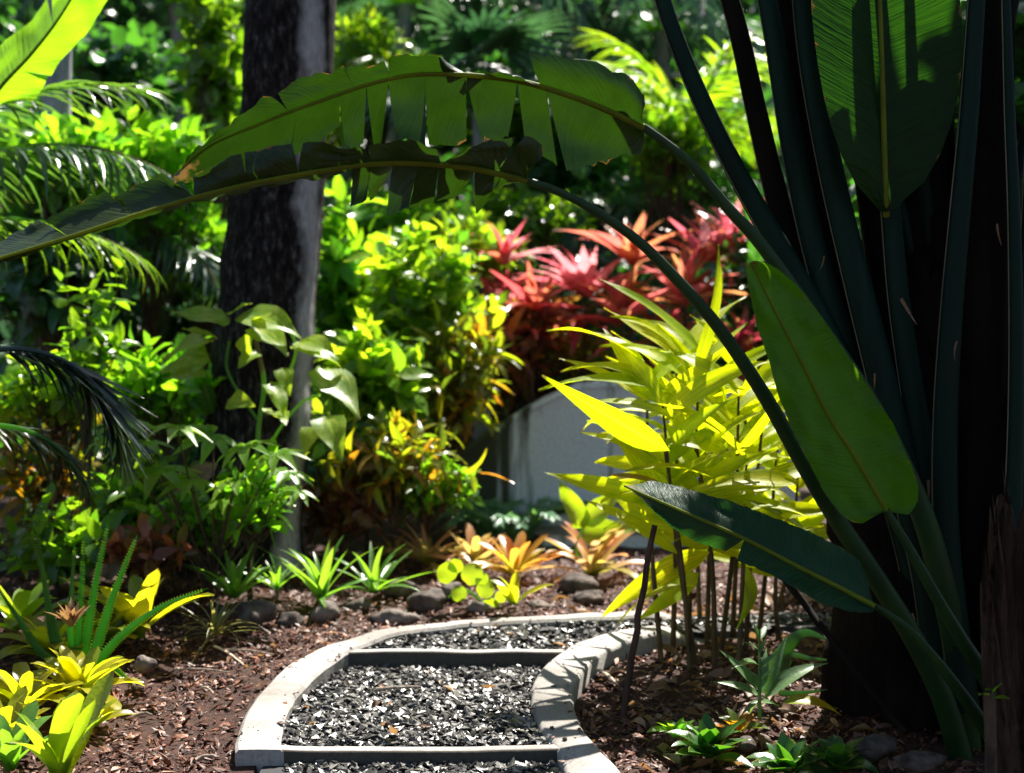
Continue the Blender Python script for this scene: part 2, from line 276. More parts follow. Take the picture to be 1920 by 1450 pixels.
def concrete(name, a, b, stain, streak=False, dirt=.5):
    s = NT(name); o = s.coord('Object'); n = s.noise(o, 5, 6, .65); n2 = s.noise(o, 60, 4, .7)
    c = s.mix(n, a, b); c = s.mix(s.ramp(n2, [(.35, (.35,) * 3), (.55, (0, 0, 0))]), c, stain)
    if streak:
        mp = s.a('Mapping', {'Vector': o, 'Scale': (7, 7, .55)}).outputs[0]; st = s.noise(mp, 1.1, 5, .6, .3)
        x = s.a('SeparateXYZ', {0: o}); gx = s.math('SUBTRACT', s.math('MULTIPLY', x.outputs[0], -1.1), .33); gz = s.math('MULTIPLY', s.math('SUBTRACT', x.outputs[2], .75), .35)
        f = s.ramp(s.math('ADD', s.math('ADD', st, s.math('MAXIMUM', gx, -.05)), s.math('MAXIMUM', gz, 0.)), [(.58, (0, 0, 0)), (.76, (1, 1, 1))]); c = s.mix(f, c, stain)
    else:
        big = s.noise(o, 1.7, 4, .6, .5); c = s.mix(s.math('MULTIPLY', s.ramp(big, [(.45, (0, 0, 0)), (.7, (1, 1, 1))]), dirt), c, stain)
    return s.done(c, .85, s.bump(s.math('ADD', n2, n), .35, .006), .3)
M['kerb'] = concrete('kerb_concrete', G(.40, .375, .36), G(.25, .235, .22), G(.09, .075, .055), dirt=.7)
M['step'] = concrete('shade_dark_step_concrete', G(.045, .038, .028), G(.085, .072, .055), G(.018, .015, .009))  # dark tone carries the shade of the path riser faces
M['wall'] = concrete('garden_wall_render', G(.80, .84, .92), G(.72, .77, .86), G(.06, .065, .04), True)
def ground_mat():
    s = NT('dark_red_brown_soil'); o = s.coord('Object'); n = s.noise(o, 22, 8, .7); m = s.noise(o, 2.2, 4)
    c = s.ramp(n, [(.3, G(.012, .004, .0025)), (.55, G(.055, .017, .009)), (.75, G(.12, .042, .022))]); c = s.mix(s.math('MULTIPLY', m, .5), c, G(.03, .018, .014))
    return s.done(c, .85, s.bump(n, .9, .03), .3)
M['ground'] = ground_mat()
def chip_mat(name, cols, rough=.6, spec=.4):
    s = NT(name); at = s.a('Attribute', attribute_name='rnd').outputs['Fac']; c = s.ramp(at, stops(cols))
    n = s.noise(s.coord('Object'), 90, 3); c = s.mix(.5, c, s.ramp(n, [(.3, (.4,) * 3), (.7, (1.2,) * 3)]), 'MULTIPLY'); return s.done(c, rough, s.bump(n, .4, .004), spec)
M['gravel'] = chip_mat('dark_grey_gravel', [G(.012, .011, .010), G(.05, .046, .041), G(.02, .0185, .017), G(.09, .082, .073), G(.013, .012, .011), G(.16, .147, .133), G(.022, .020, .018), G(.06, .055, .05)], .38, .5)
M['gravel_bed'] = chip_mat('gravel_bed', [G(.016, .016, .017), G(.02, .02, .022)], .8)
M['mulch'] = chip_mat('mulch_chips', [*[(1.7 * c_[0], 1.4 * c_[1], 1.2 * c_[2]) for c_ in (G(.02, .007, .004), G(.055, .016, .008), G(.03, .010, .006), G(.10, .034, .015), G(.035, .012, .007), G(.17, .085, .05), G(.04, .013, .008))]], .55)
def palm_trunk_mat():
    s = NT('ringed_palm_bark'); uv = s.a('SeparateXYZ', {0: s.coord('UV')}); u, v = uv.outputs[0], uv.outputs[1]; o = s.coord('Object')
    mp = s.a('Mapping', {'Vector': o, 'Scale': (1, 1, .3)}).outputs[0]; n = s.noise(mp, 42, 6, .75); n2 = s.noise(o, 5, 4)
    c = s.ramp(n, [(.40, G(.005, .004, .004)), (.54, G(.020, .016, .016)), (.62, G(.065, .058, .06)), (.74, G(.22, .205, .21))])
    br = s.ramp(s.math('ADD', u, s.math('MULTIPLY', n2, .03)), [(.515, G(1, 1, 1)), (.56, G(0, 0, 0))]); c = s.mix(s.math('MULTIPLY', br, .6), c, G(.055, .026, .018))
    cen = s.math('ADD', s.math('MULTIPLY', s.math('SUBTRACT', v, 2.4), -.055), .895)                       # pale lichen band winding up; its lower right-edge stretch paints a sunlit rim
    d = s.math('ABSOLUTE', s.math('SUBTRACT', s.math('ADD', u, s.math('MULTIPLY', s.math('SUBTRACT', n2, .5), .11)), s.math('MINIMUM', cen, .935)))
    f = s.ramp(d, [(.022, G(1, 1, 1)), (.065, G(0, 0, 0))]); f = s.math('MULTIPLY', f, s.ramp(n, [(.25, G(.45, .45, .45)), (.6, G(1, 1, 1))])); c = s.mix(f, c, G(.40, .39, .41))
    rg = s.math('SINE', s.math('MULTIPLY', s.math('ADD', v, s.math('MULTIPLY', n2, .05)), 6.283 / .11))
    return s.done(c, .85, s.bump(s.math('ADD', s.math('MULTIPLY', n, 2.), s.math('MULTIPLY', rg, .25)), .4, .012), .08)
M['palm_bark'] = palm_trunk_mat()
M['grey_bark'] = bark_mat('pale_grey_bark', G(.16, .17, .20), G(.36, .38, .43), 9, .3)

# ------------------------------------------------------------------ ground, path, kerbs, wall, steps
def kz(y): return .105 * (np.asarray(y) - 4.30)
def K(px, py):
    """photo pixel on the sloping kerb top"""
    Y = 1.7815 / ((py - 663) / 2400 + .105); return np.array([(px - 960) / F * Y, Y, kz(Y)])
Lo = [(470, 1700), (447, 1560), (441, 1450), (441, 1400), (455, 1350), (480, 1305), (520, 1262), (570, 1228), (640, 1200), (720, 1179), (800, 1168), (900, 1160), (1010, 1154), (1140, 1147), (1300, 1140), (1480, 1135), (1800, 1128)]
Li = [(585, 1700), (555, 1560), (540, 1450), (530, 1400), (530, 1370), (541, 1330), (570, 1287), (610, 1252), (652, 1222), (705, 1200), (765, 1184), (850, 1173), (950, 1166), (1140, 1157), (1300, 1149), (1480, 1143), (1800, 1135)]
Ri = [(1190, 1700), (1115, 1560), (1062, 1450), (1044, 1405), (1018, 1370), (1001, 1335), (996, 1300), (1003, 1270), (1020, 1245), (1050, 1222), (1085, 1202), (1130, 1188), (1180, 1178), (1250, 1170), (1350, 1164), (1500, 1158), (1800, 1150)]
Ro = [(1330, 1700), (1245, 1560), (1172, 1450), (1135, 1412), (1106, 1380), (1084, 1345), (1076, 1310), (1081, 1280), (1097, 1254), (1122, 1230), (1160, 1209), (1205, 1194), (1250, 1185), (1310, 1178), (1390, 1172), (1510, 1165), (1800, 1157)]
NK = 150
Lo, Li, Ri, Ro = [spline([K(*q) for q in c], NK) for c in (Lo, Li, Ri, Ro)]
# pair the rims by nearest points so that the kerbs keep a clean cross-section
def repair(a, b):
    k = [np.argmin(np.linalg.norm(b[:, :2] - q[:2], axis=1)) for q in a]; k = np.maximum.accumulate(k); k[0], k[-1] = 0, len(b) - 1
    kk = np.convolve(np.pad(np.asarray(k, float), 6, mode='edge'), np.ones(13) / 13, 'valid'); kk[0], kk[-1] = 0, len(b) - 1
    i = np.floor(kk).astype(int).clip(0, len(b) - 2); u = (kk - i)[:, None]; return b[i] * (1 - u) + b[i + 1] * u
Li_p = repair(Lo, Li); Ro_p = repair(Ri, Ro)
def kerb_mesh(out, inn, dropfn=None):
    n = len(out); y = (out[:, 1] + inn[:, 1]) / 2; z = kz(out[:, 1]); zi = kz(inn[:, 1]); d = dropfn(y) if dropfn else 0 * y
    w = nrm(np.c_[(inn - out)[:, :2], 0 * y]); r = .012; V = []
    nz = (vnoise(out[:, 0], out[:, 1], 9, 3) - .5) * .008; nw = (vnoise(out[:, 0], out[:, 1], 14, 5) - .5) * .010
    for (pt, off, dz, zz) in ((out, 0, -.35, z), (out, 0, -r, z), (out, r, 0, z), (None, .5, .001, 0), (inn, -r, 0, zi), (inn, 0, -r, zi), (inn, 0, -.35, zi)):
        if pt is None: q = (out + inn) / 2; zz = (z + zi) / 2
        else: q = pt + w * (off + nw[:, None] * (1 if dz > -.3 else 0))
        sk = np.clip((q[:, 0] - .62) / .25, 0, 1); V.append(np.c_[q[:, :2], zz + dz - d + nz - .075 * sk * sk * (3 - 2 * sk)])
    V = np.stack(V, 1); return V.reshape(-1, 3), grid_faces(n, 7)
def split_at(a, b, y):
    """cut both rims square at depth y: near rows, far rows"""
    ca, cb = [np.array([np.interp(y, c[:80, 1], c[:80, k]) for k in range(3)]) for c in (a, b)]
    ka, kb = int(np.sum(a[:80, 1] < y)), int(np.sum(b[:80, 1] < y)); k = max(ka, kb); j = min(ka, kb)
    return (np.vstack([a[:j], ca]), np.vstack([b[:j], cb])), (np.vstack([ca, a[k + 1:]]), np.vstack([cb, b[k + 1:]]))
(na, nb), (fa, fb) = split_at(Lo, Li_p, 4.302)
V1, F1 = kerb_mesh(na, nb, lambda y: .085 + 0 * y); V2, F2 = kerb_mesh(fa, fb); n1 = len(V1)
FL = [tuple(q[::-1]) for q in F1] + [tuple(q[::-1] + n1) for q in F2] + [tuple(n1 + i for i in range(7))]
kl = link('kerb_left', mesh('kerb_left', np.vstack([V1, V2]), FL, M['kerb'], smooth=False)); kl['kind'] = 'structure'
V, Fc = kerb_mesh(Ro_p, Ri); kr = link('kerb_right', mesh('kerb_right', V, Fc, M['kerb'])); kr['kind'] = 'structure'
for kk in (kl, kr): kk['label'] = 'pale curved concrete kerb edging the gravel path, %s side' % ('left' if kk is kl else 'right')
def box_bm(name, x0, x1, y0, y1, z0, z1, mat, parent=None, bev=.008, kind=None):
    import bmesh
    bm = bmesh.new(); bmesh.ops.create_cube(bm, size=1)
    for v in bm.verts: v.co = ((x0 + x1) / 2 + v.co.x * (x1 - x0), (y0 + y1) / 2 + v.co.y * (y1 - y0), (z0 + z1) / 2 + v.co.z * (z1 - z0))
    if bev: bmesh.ops.bevel(bm, geom=bm.edges[:], offset=bev, segments=2, affect='EDGES', profile=.6)
    me = bpy.data.meshes.new(name); bm.to_mesh(me); bm.free(); me.materials.append(mat)
    if parent is not None: me.transform(Matrix.Translation(-Vector(world(parent))))
    return link(name, me, parent, kind=kind)
def xcross(c, y):
    k = np.argmin(abs(c[:, 1] - y)); return c[k, 0]
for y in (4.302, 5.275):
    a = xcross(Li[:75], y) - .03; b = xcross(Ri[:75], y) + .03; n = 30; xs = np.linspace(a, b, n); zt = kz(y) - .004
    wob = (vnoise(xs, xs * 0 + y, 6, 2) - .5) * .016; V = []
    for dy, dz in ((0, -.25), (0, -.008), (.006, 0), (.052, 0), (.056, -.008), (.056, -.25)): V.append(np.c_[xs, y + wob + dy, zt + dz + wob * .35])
    s = link('path_step', mesh('path_step', np.stack(V, 1).reshape(-1, 3), grid_faces(n, 6), M['step'])); s['kind'] = 'structure'; s.data.materials.append(M['kerb']); s.data.polygons.foreach_set('material_index', np.tile([0, 0, 1, 0, 0], n - 1).astype(np.int32))  # shade painted into the riser faces, sunlit tops take the paler kerb colour
def tread(y):
    y = np.asarray(y, float); return np.where(y < 4.3, -.054 + .02 * (y - 4.3), np.where(y < 5.28, -.022 + .055 * (y - 4.3), kz(y) - .03))
PATH = np.vstack([Li[:, :2], Ri[::-1, :2]]); PATHC = np.vstack([(Lo[:, :2] + Li_p[:, :2]) / 2, ((Ri[:, :2] + Ro_p[:, :2]) / 2)[::-1]])
def terrain(x, y):
    x, y = np.asarray(x, float), np.asarray(y, float)
    z = np.clip(kz(y) - .055, -.25, .13) + (vnoise(x + 20, y + 9, 2.2, 1) - .5) * .05 + (vnoise(x + 20, y + 9, 9, 4) - .5) * .02
    z = z + .10 * np.clip((-x - 1.2) / 2, 0, 1) * np.clip((y - 5.0) / 2, 0, 1)
    hill = np.clip((y - 13.5) / 13, 0, 1); z = z + hill ** 1.1 * 11 + (vnoise(x, y, .35, 8) - .5) * 1.2 * np.clip((y - 13) / 5, 0, 1)
    return z
ax = lambda lo, a, b, hi, st, n: np.unique(np.r_[lo + (a - lo) * (1 - np.linspace(1, 0, n) ** 2.2), np.arange(a, b, st), b + (hi - b) * np.linspace(0, 1, n) ** 2.2])
gx, gy = ax(-150, -3.2, 3.2, 150, .045, 26), ax(-90, 3.2, 9, 200, .045, 40)
X, Y = np.meshgrid(gx, gy, indexing='ij'); Z = terrain(X, Y); Z = np.where(inside(PATHC, X, Y), Z - .22, Z)
gr = link('ground', mesh('ground', np.stack([X, Y, Z], -1).reshape(-1, 3), grid_faces(len(gx), len(gy))[:, ::-1], M['ground'])); gr['kind'] = 'structure'
# gravel bed of the path: three treads
Vp, Fp, o = [], [], 0
for y0, y1 in ((3.0, 4.31), (4.36, 5.29), (5.33, 6.4)):
    xs, ys = np.linspace(-1.2, 2.4, 90), np.linspace(y0, y1, 24); X, Y = np.meshgrid(xs, ys, indexing='ij'); f = grid_faces(90, 24)[:, ::-1]
    c = np.stack([X, Y], -1).reshape(-1, 2)[f].mean(1); f = f[inside(PATHC, c[:, 0], c[:, 1])]
    Vp.append(np.stack([X, Y, tread(np.clip(Y, y0 + (.0 if y0 < 4 else .001), y1 - .03 if y0 < 5 else y1)) + (vnoise(X, Y, 12) - .5) * .012], -1).reshape(-1, 3)); Fp.append(f + o); o += 90 * 24
pth = link('path', mesh('path', np.vstack(Vp), np.vstack(Fp), M['gravel_bed'], rnd=np.zeros(o))); pth['kind'] = 'structure'
def chip(seed, flat=.45):
    g = np.random.default_rng(seed); v = np.array([(1, 0, 0), (-1, 0, 0), (0, 1, 0), (0, -1, 0), (0, 0, 1), (0, 0, -1)], float) + g.normal(0, .25, (6, 3))
    v *= [1, .75, flat]; f = np.array([(0, 2, 4), (2, 1, 4), (1, 3, 4), (3, 0, 4), (2, 0, 5), (1, 2, 5), (3, 1, 5), (0, 3, 5)]); return v, f, np.zeros((6, 2))
def rnd_mats(p, s, tilt=1., seed=0):
    g = np.random.default_rng(seed); n = len(p); th = g.random(n) * 6.283; d = np.c_[np.cos(th), np.sin(th), g.normal(0, .35 * tilt, n)]
    return mats(p, d, np.c_[g.normal(0, .4 * tilt, (n, 2)), np.ones(n)], s)
g = np.random.default_rng(5); n = 42000; x = g.uniform(-1.2, 1.6, n); y = g.uniform(3.6, 6.2, n); ok = inside(PATH, x, y) & ~((abs(y - 4.33) < .038) | (abs(y - 5.305) < .038)) & (g.random(n) < np.where(y > 5.3, .55, 1.))
x, y = x[ok], y[ok]; sz = g.gamma(3, .0042, len(x)).clip(.005, .027); p = np.c_[x, y, tread(y) + .004 + g.random(len(x)) * .010]
V, Fc, U, R = joined([chip(i) for i in range(8)], rnd_mats(p, sz, 1.2, 2), seed=3)
tag(link('gravel', mesh('gravel', V, Fc, M['gravel'], rnd=R, smooth=False)), 'loose dark grey gravel filling the stepped garden path', 'gravel', kind='stuff')
# mulch: bark chips and shreds over both beds
g = np.random.default_rng(6); n = 70000; x = g.uniform(-3.2, 2.6, n); y = 3.6 + 4.2 * g.random(n) ** 1.3; ok = ~inside(np.vstack([Lo[:, :2] - [.02, 0], Ro[::-1, :2] + [.02, 0]]), x, y) & (g.random(n) < .35 + .9 * vnoise(x + 9, y, 3, 12))
x, y = x[ok], y[ok]; sz = g.gamma(4, .0045, len(x)).clip(.005, .05); p = np.c_[x, y, terrain(x, y) + .003 + g.random(len(x)) * .012]
shred = [leaf(.3, 'strap', 3, 1, droop=a, fold=.2, twist=b) for a, b in ((.6, .5), (-.5, .9), (.2, -1.), (1.1, .2))]
half = len(p) // 2
V1 = joined([(c[0] * [1, .5, .5], c[1], c[2]) for c in [chip(20 + i) for i in range(6)]], rnd_mats(p[:half], sz[:half] * .7, 1.2, 4), seed=9)
V2 = joined(shred, rnd_mats(p[half:], sz[half:] * 1.5, 1.0, 5), seed=10)
tag(link('mulch', mesh('mulch', V1[0], V1[1], M['mulch'], rnd=V1[3], smooth=False)), 'dark red brown bark crumbs covering the planting beds', 'mulch', kind='stuff')
tag(link('bark_shreds', mesh('bark_shreds', V2[0], V2[1], M['mulch'], rnd=V2[3], smooth=False)), 'curled brown shreds of bark strewn over the beds', 'bark shreds', kind='stuff')
dl = variants(5, .45, 'ovate', nl=4, nw=2, droop=.9, fold=.5, wave=.12, dr=1.2, twist=.5)
g = np.random.default_rng(16); n = 340; x = np.r_[g.uniform(.2, 1.5, 260), g.uniform(-2.2, -.7, 80)]; y = np.r_[g.uniform(4.2, 6.2, 260), g.uniform(4.9, 6.0, 80)]; ok = ~inside(np.vstack([Lo[:, :2] - [.03, 0], Ro[::-1, :2] + [.03, 0]]), x, y); x, y = x[ok], y[ok]
V, Fc, U, R = joined(dl, rnd_mats(np.c_[x, y, terrain(x, y) + .015], np.where(x < 0, .6, 1.) * g.uniform(.05, .12, len(x)), 1., 6), seed=4)
tag(link('leaf_litter', mesh('leaf_litter', V, Fc, M['dry'], uv=U, rnd=R)), 'small curled dry leaves lying on the mulch beds', 'leaf litter', kind='stuff')
g = np.random.default_rng(26); ci = g.integers(0, NK - 1, 420); side = g.random(420) < .5; w = np.where(g.random(420) < .5, g.beta(.6, 3, 420), 1 - g.beta(.6, 3, 420))
q = np.where(side[:, None], Lo[ci] + (Li_p[ci] - Lo[ci]) * w[:, None], Ri[ci] + (Ro_p[ci] - Ri[ci]) * w[:, None]); q = q[(q[:, 1] > 4.33) | ~side]; q[:, 2] = kz(q[:, 1]) + .004
V, Fc, U, R = joined(shred + [(c[0] * .6, np.c_[c[1], c[1][:, 2]], c[2]) for c in [chip(50), chip(51)]], rnd_mats(q, g.gamma(3, .004, len(q)).clip(.004, .03), .6, 8), seed=12)
tag(link('kerb_debris', mesh('kerb_debris', V, Fc, M['mulch'], rnd=R, smooth=False)), 'crumbs of bark and grit spilled on top of the pale kerbs', 'debris', kind='stuff')
g = np.random.default_rng(27); n = 60; x = g.uniform(-.9, .5, n); y = g.uniform(4.0, 5.9, n); ok = inside(PATH, x, y) & (abs(y - 4.34) > .07) & (abs(y - 5.31) > .07); x, y = x[ok], y[ok]
V, Fc, U, R = joined(dl, rnd_mats(np.c_[x, y, tread(y) + .024], g.uniform(.03, .08, len(x)), .8, 9), seed=14)
tag(link('leaf_scraps', mesh('leaf_scraps', V, Fc, M['dry'], uv=U, rnd=R)), 'few small dry leaf scraps scattered on the path gravel', 'leaf litter', kind='stuff')
# retaining wall and the side steps
wl = thing('garden_wall', 'pale blue grey rendered garden wall streaked with mildew, sloping up to the right', 'wall', (PX(1085, 8.6), 8.6, .1))
wx = [PX(q, 8.6) for q in (860, 905, 960, 1020, 1085, 1200, 1500)]; wz = [P(0, q, 8.6)[2] for q in (858, 822, 786, 752, 724, 718, 718)]
V, Fc = [], []
for yy in (8.6, 8.82):
    for a, b in zip(wx, wz): V += [(a, yy, -.3), (a, yy, b - .015)]
n = len(wx); S = 2 * n
for i in range(n - 1):
    Fc += [(2 * i, 2 * i + 2, 2 * i + 3, 2 * i + 1), (S + 2 * i, S + 2 * i + 1, S + 2 * i + 3, S + 2 * i + 2)]
Fc += [(0, 1, S + 1, S), (2 * n - 2, S + 2 * n - 2, S + 2 * n - 1, 2 * n - 1)]
part('wall_face', V, Fc, M['wall'], wl, smooth=False)
V = []
for a, b in zip(wx, wz): V += [(a, 8.585, b - .018), (a, 8.585, b + .012), (a, 8.60, b + .022), (a, 8.82, b + .022), (a, 8.835, b + .012), (a, 8.835, b - .018)]
part('coping', V, grid_faces(n, 6), M['wall'], wl)
st = thing('garden_steps', 'weathered grey concrete steps climbing in front of the pale wall', 'steps', (PX(1150, 8.1), 8.0, 0))
for i, (py, px0) in enumerate(((1048, 985), (1003, 1003), (958, 1035))):
    yy = 7.75 + i * .26; z = P(0, py, yy)[2]; box_bm('step', PX(px0, yy), PX(1330, yy), yy, yy + .6 - i * .12, -.2, z, M['wall'], st)
    o = box_bm('tread', PX(px0, yy) - .01, PX(1330, yy) + .01, yy - .02, yy + .275, z + .002, z + .022, M['kerb'], st, .006)

# ------------------------------------------------------------------ rocks, sticks
def rock(px, py, Y, w, h, label, mat='rock', seed=0, d=None):
    """squat lumpy stone; px, py its middle, w x h in photo pixels"""
    import bmesh
    bm = bmesh.new(); bmesh.ops.create_icosphere(bm, subdivisions=3, radius=1); g = np.random.default_rng(seed); sx, sz = .88 * w * Y / F / 2, .88 * h * Y / F / 2; sy = d or (sx + sz) / 2
    off = g.random(3) * 20; pl = nrm(g.normal(0, 1, (7, 3))); pd = g.uniform(.72, .95, 7)
    for v in bm.verts:
        c = np.array(v.co)
        for q, e in zip(pl, pd):
            s = c @ q - e
            if s > 0: c = c - q * s * .8
        c = c * (1 + .5 * (vnoise(c[0] + off[0] + 5, c[1] + c[2] + off[1] + 5, 1.5, seed) - .5) + .22 * (vnoise(c[0] * 3 + c[2] + off[0] + 5, c[1] * 3 + off[1] + 5, 1.6, seed + 1) - .5)); v.co = c * [sx, sy, sz]
    me = bpy.data.meshes.new('rock'); bm.to_mesh(me); bm.free(); me.polygons.foreach_set('use_smooth', [True] * len(me.polygons)); me.materials.append(M[mat])
    o = link('rock', me); o.location = P(px, py, Y); o.rotation_euler = (0, 0, g.uniform(-.4, .4)); return tag(o, label, 'rock', 'rocks edging the planting bed')
rock(272, 1247, 5.05, 46, 44, 'small round brown rock alone on the mulch below the yellow bromeliads', 'rock_light', 1)
rock(478, 1150, 5.75, 90, 62, 'dark rounded rock right of the pale grass tuft', 'rock', 2)
rock(415, 1160, 5.9, 60, 44, 'dark rock half hidden behind the pale grass tuft', 'rock', 3)
rock(545, 1168, 5.8, 60, 44, 'low dark rock second from the palm trunk base along the kerb', 'rock', 4)
rock(607, 1152, 5.85, 66, 50, 'upright grey rock under the largest green sword-leaved bromeliad', 'rock_light', 5)
rock(672, 1140, 6.1, 66, 40, 'dark flat rock between sword-leaved bromeliad and the leaning oval rock', 'rock', 6)
rock(738, 1160, 5.85, 96, 42, 'long grey rock lying against the curve of the left kerb', 'rock_light', 7)
rock(800, 1132, 6.05, 84, 60, 'large leaning oval rock with a pale face beside the long grey rock', 'rock', 8)
rock(752, 1106, 6.3, 72, 40, 'dark rock in the back row under the striped bromeliad', 'rock', 9)
rock(848, 1112, 6.15, 50, 48, 'pale bluish rock behind the round-leaved creeper', 'rock_light', 10)
rock(900, 1142, 5.95, 60, 36, 'grey rock beneath the round-leaved creeper at the kerb', 'rock_light', 11)
rock(1012, 1138, 6.05, 50, 30, 'smooth tan rock right of the two-leaved bromeliad seedling', 'rock_light', 12)
rock(1082, 1098, 6.4, 96, 54, 'large dark rock below the pink bromeliad by the steps', 'rock', 13)
rock(1105, 1120, 6.2, 66, 40, 'brown rounded rock in front of the large dark rock', 'rock', 14)
rock(1400, 1395, 4.35, 40, 36, 'rough grey stone beside the dark succulents on the right bed', 'rock', 15)
rock(1640, 1400, 4.3, 110, 46, 'dark flat stone at the foot of the traveller palm', 'rock', 16)
rock(1725, 1428, 4.1, 110, 44, 'dark bluish stone in the bottom right corner shade', 'rock', 17)
for k, (px, py, s) in enumerate(((1035, 1367, 10), (1059, 1388, 11))):
    Y = K(px, py)[1]; rock(px, py - 2, Y, s, s * .9, ('left' if k == 0 else 'right') + ' one of two dark pebbles on the right kerb', 'rock', 30 + k)
def stick(name, pts, r0, r1, mat, label, cat, sides=7, n=14, group=None):
    p = spline(pts, n); p[1:-1] += RNG.normal(0, r0 * .25, p[1:-1].shape); v, f, u = tube(p, np.linspace(r0, r1, n), sides); b = p[0]
    o = link(name, mesh(name, v - b, f, mat, u)); o.location = b; return tag(o, label, cat, group)
stick('garden_stake', [P(1168, 1345, 4.75), P(1186, 1230, 4.76), P(1204, 1120, 4.77), P(1228, 985, 4.8)], .0145, .011, M['stake'], 'thin brown wooden stake leaning in the right bed before the ginger', 'stake')
stick('fallen_stalk', [P(1470, 1085, 4.75), P(1530, 1160, 4.6), P(1610, 1265, 4.4), P(1700, 1375, 4.2)], .014, .011, M['stalk_brown'], 'long dark dead stalk leaning down across the traveller palm trunk', 'dead stalk')
def ground_stick(a, b, r, label, bend=.01):
    p0, p1 = [np.array([PX(q[0], q[2]), q[2], 0.]) for q in (a, b)]
    for q in (p0, p1): q[2] = terrain(q[0], q[1]) + .022
    m = (p0 + p1) / 2 + [0, 0, bend]; stick('stick', [p0, m, p1], r, r * .6, M['pale_stick'], label, 'stick', 6, 8, 'pale sticks on the mulch')
def gy_at(py): # depth of the mulch surface at a photo row
    y = 5.
    for _ in range(20): y = (CH - float(kz(y) - .055)) * F / (py - HZ)
    return y
for (x0, y0, x1, y1, r, lb) in ((402, 1225, 458, 1263, .006, 'bleached stick pointing at the left kerb, nearest the pale grass tuft'), (325, 1260, 430, 1275, .005, 'thin pale twig lying level on the mulch right of the small round rock'),
        (420, 1232, 512, 1246, .005, 'pale twig lying behind the bleached stick'), (365, 1440, 410, 1428, .007, 'short pale stick near the bottom of the left bed'), (250, 1345, 285, 1338, .008, 'stubby white wood piece on the left mulch'),
        (1120, 1258, 1160, 1290, .008, 'pale curled stick just right of the right kerb'), (378, 1298, 400, 1310, .006, 'tiny pale twig in the middle of the left mulch')):
    ground_stick((x0, y0, gy_at(y0)), (x1, y1, gy_at(y1)), r, lb)
for (x0, y0, x1, y1, lb) in ((580, 1284, 640, 1262, 'pale straw twig lying on the gravel by the left kerb'), (705, 1303, 790, 1300, 'flat pale dry leaf strip on the middle of the gravel')):
    pa = [(lambda Y: P(x, y, Y))((CH + .0 - .02) * F / (y - HZ)) for x, y in ((x0, y0), (x1, y1))]
    for q in pa: q[2] = float(tread(q[1])) + .03
    stick('stick', [pa[0], (pa[0] + pa[1]) / 2 + [0, 0, .004], pa[1]], .008, .005, M['pale_stick'], lb, 'stick', 6, 8, 'pale sticks on the gravel')

# ------------------------------------------------------------------ traveller palm on the right with its arching leaves
rav = thing('traveller_palm', 'huge dark traveller palm clump filling the right side, stalks fanning up from its base', 'traveller palm', (1.62, 4.75, float(terrain(1.62, 4.75))))
zb = float(terrain(1.62, 4.75)) - .08
def lumpy(v, amp, sc, seed): 
    n = np.c_[vnoise(v[:, 0] * 3 + 7, v[:, 2] + 5, sc, seed), vnoise(v[:, 1] * 3 + 7, v[:, 2] + 9, sc, seed + 1), .5 + 0 * v[:, 0]] - .5; return v + n * amp
c = spline([(1.68, 4.85, zb), (1.66, 4.85, .35), (1.64, 4.86, .75), (1.62, 4.88, 1.3), (1.60, 4.9, 1.9)], 40)
v, f, u = tube(c, np.interp(np.linspace(0, 1, 40), [0, .15, .4, .7, 1], [.50, .45, .42, .36, .26]), 40, flat=.8); part('trunk', lumpy(v, .09, 6, 3), f, M['raven_trunk'], rav, u)
def petiole(pts, Y0, Y1, w0, w1, mat, n=40, flat=.7, name='leaf_stalk', parent=None):
    """stalk along photo points, w in photo pixels from first to last point"""
    q = spline([(a, b, 0) for a, b in pts], n); Y = np.linspace(Y0, Y1, n); p = np.array([P(a, b, y) for (a, b, _), y in zip(q, Y)])
    r = np.linspace(w0, w1, n) * Y / F / 2; v, f, u = tube(p, r, 12, flat=flat)
    return part(name, v, f, mat, parent or rav, u)
petiole([(1207, 239), (1250, 270), (1300, 312), (1360, 385), (1420, 450), (1475, 525), (1545, 625), (1615, 730), (1685, 860), (1745, 1010), (1790, 1200), (1805, 1330), (1815, 1460)], 4.15, 4.45, 15, 60, M['stalk_green'])
petiole([(988, 339), (1060, 365), (1130, 405), (1200, 455), (1270, 525), (1340, 605), (1400, 690), (1450, 770), (1500, 860), (1560, 960), (1640, 1080), (1720, 1210), (1775, 1330), (1810, 1460)], 4.0, 4.35, 14, 46, M['stalk_green'])
petiole([(1662, 958), (1700, 1020), (1750, 1110), (1800, 1195), (1850, 1275), (1880, 1350)], 4.05, 4.15, 14, 34, M['stalk_green'])
petiole([(1641, 1137), (1700, 1178), (1760, 1245), (1820, 1325), (1870, 1400)], 4.0, 4.1, 12, 30, M['stalk_green'])
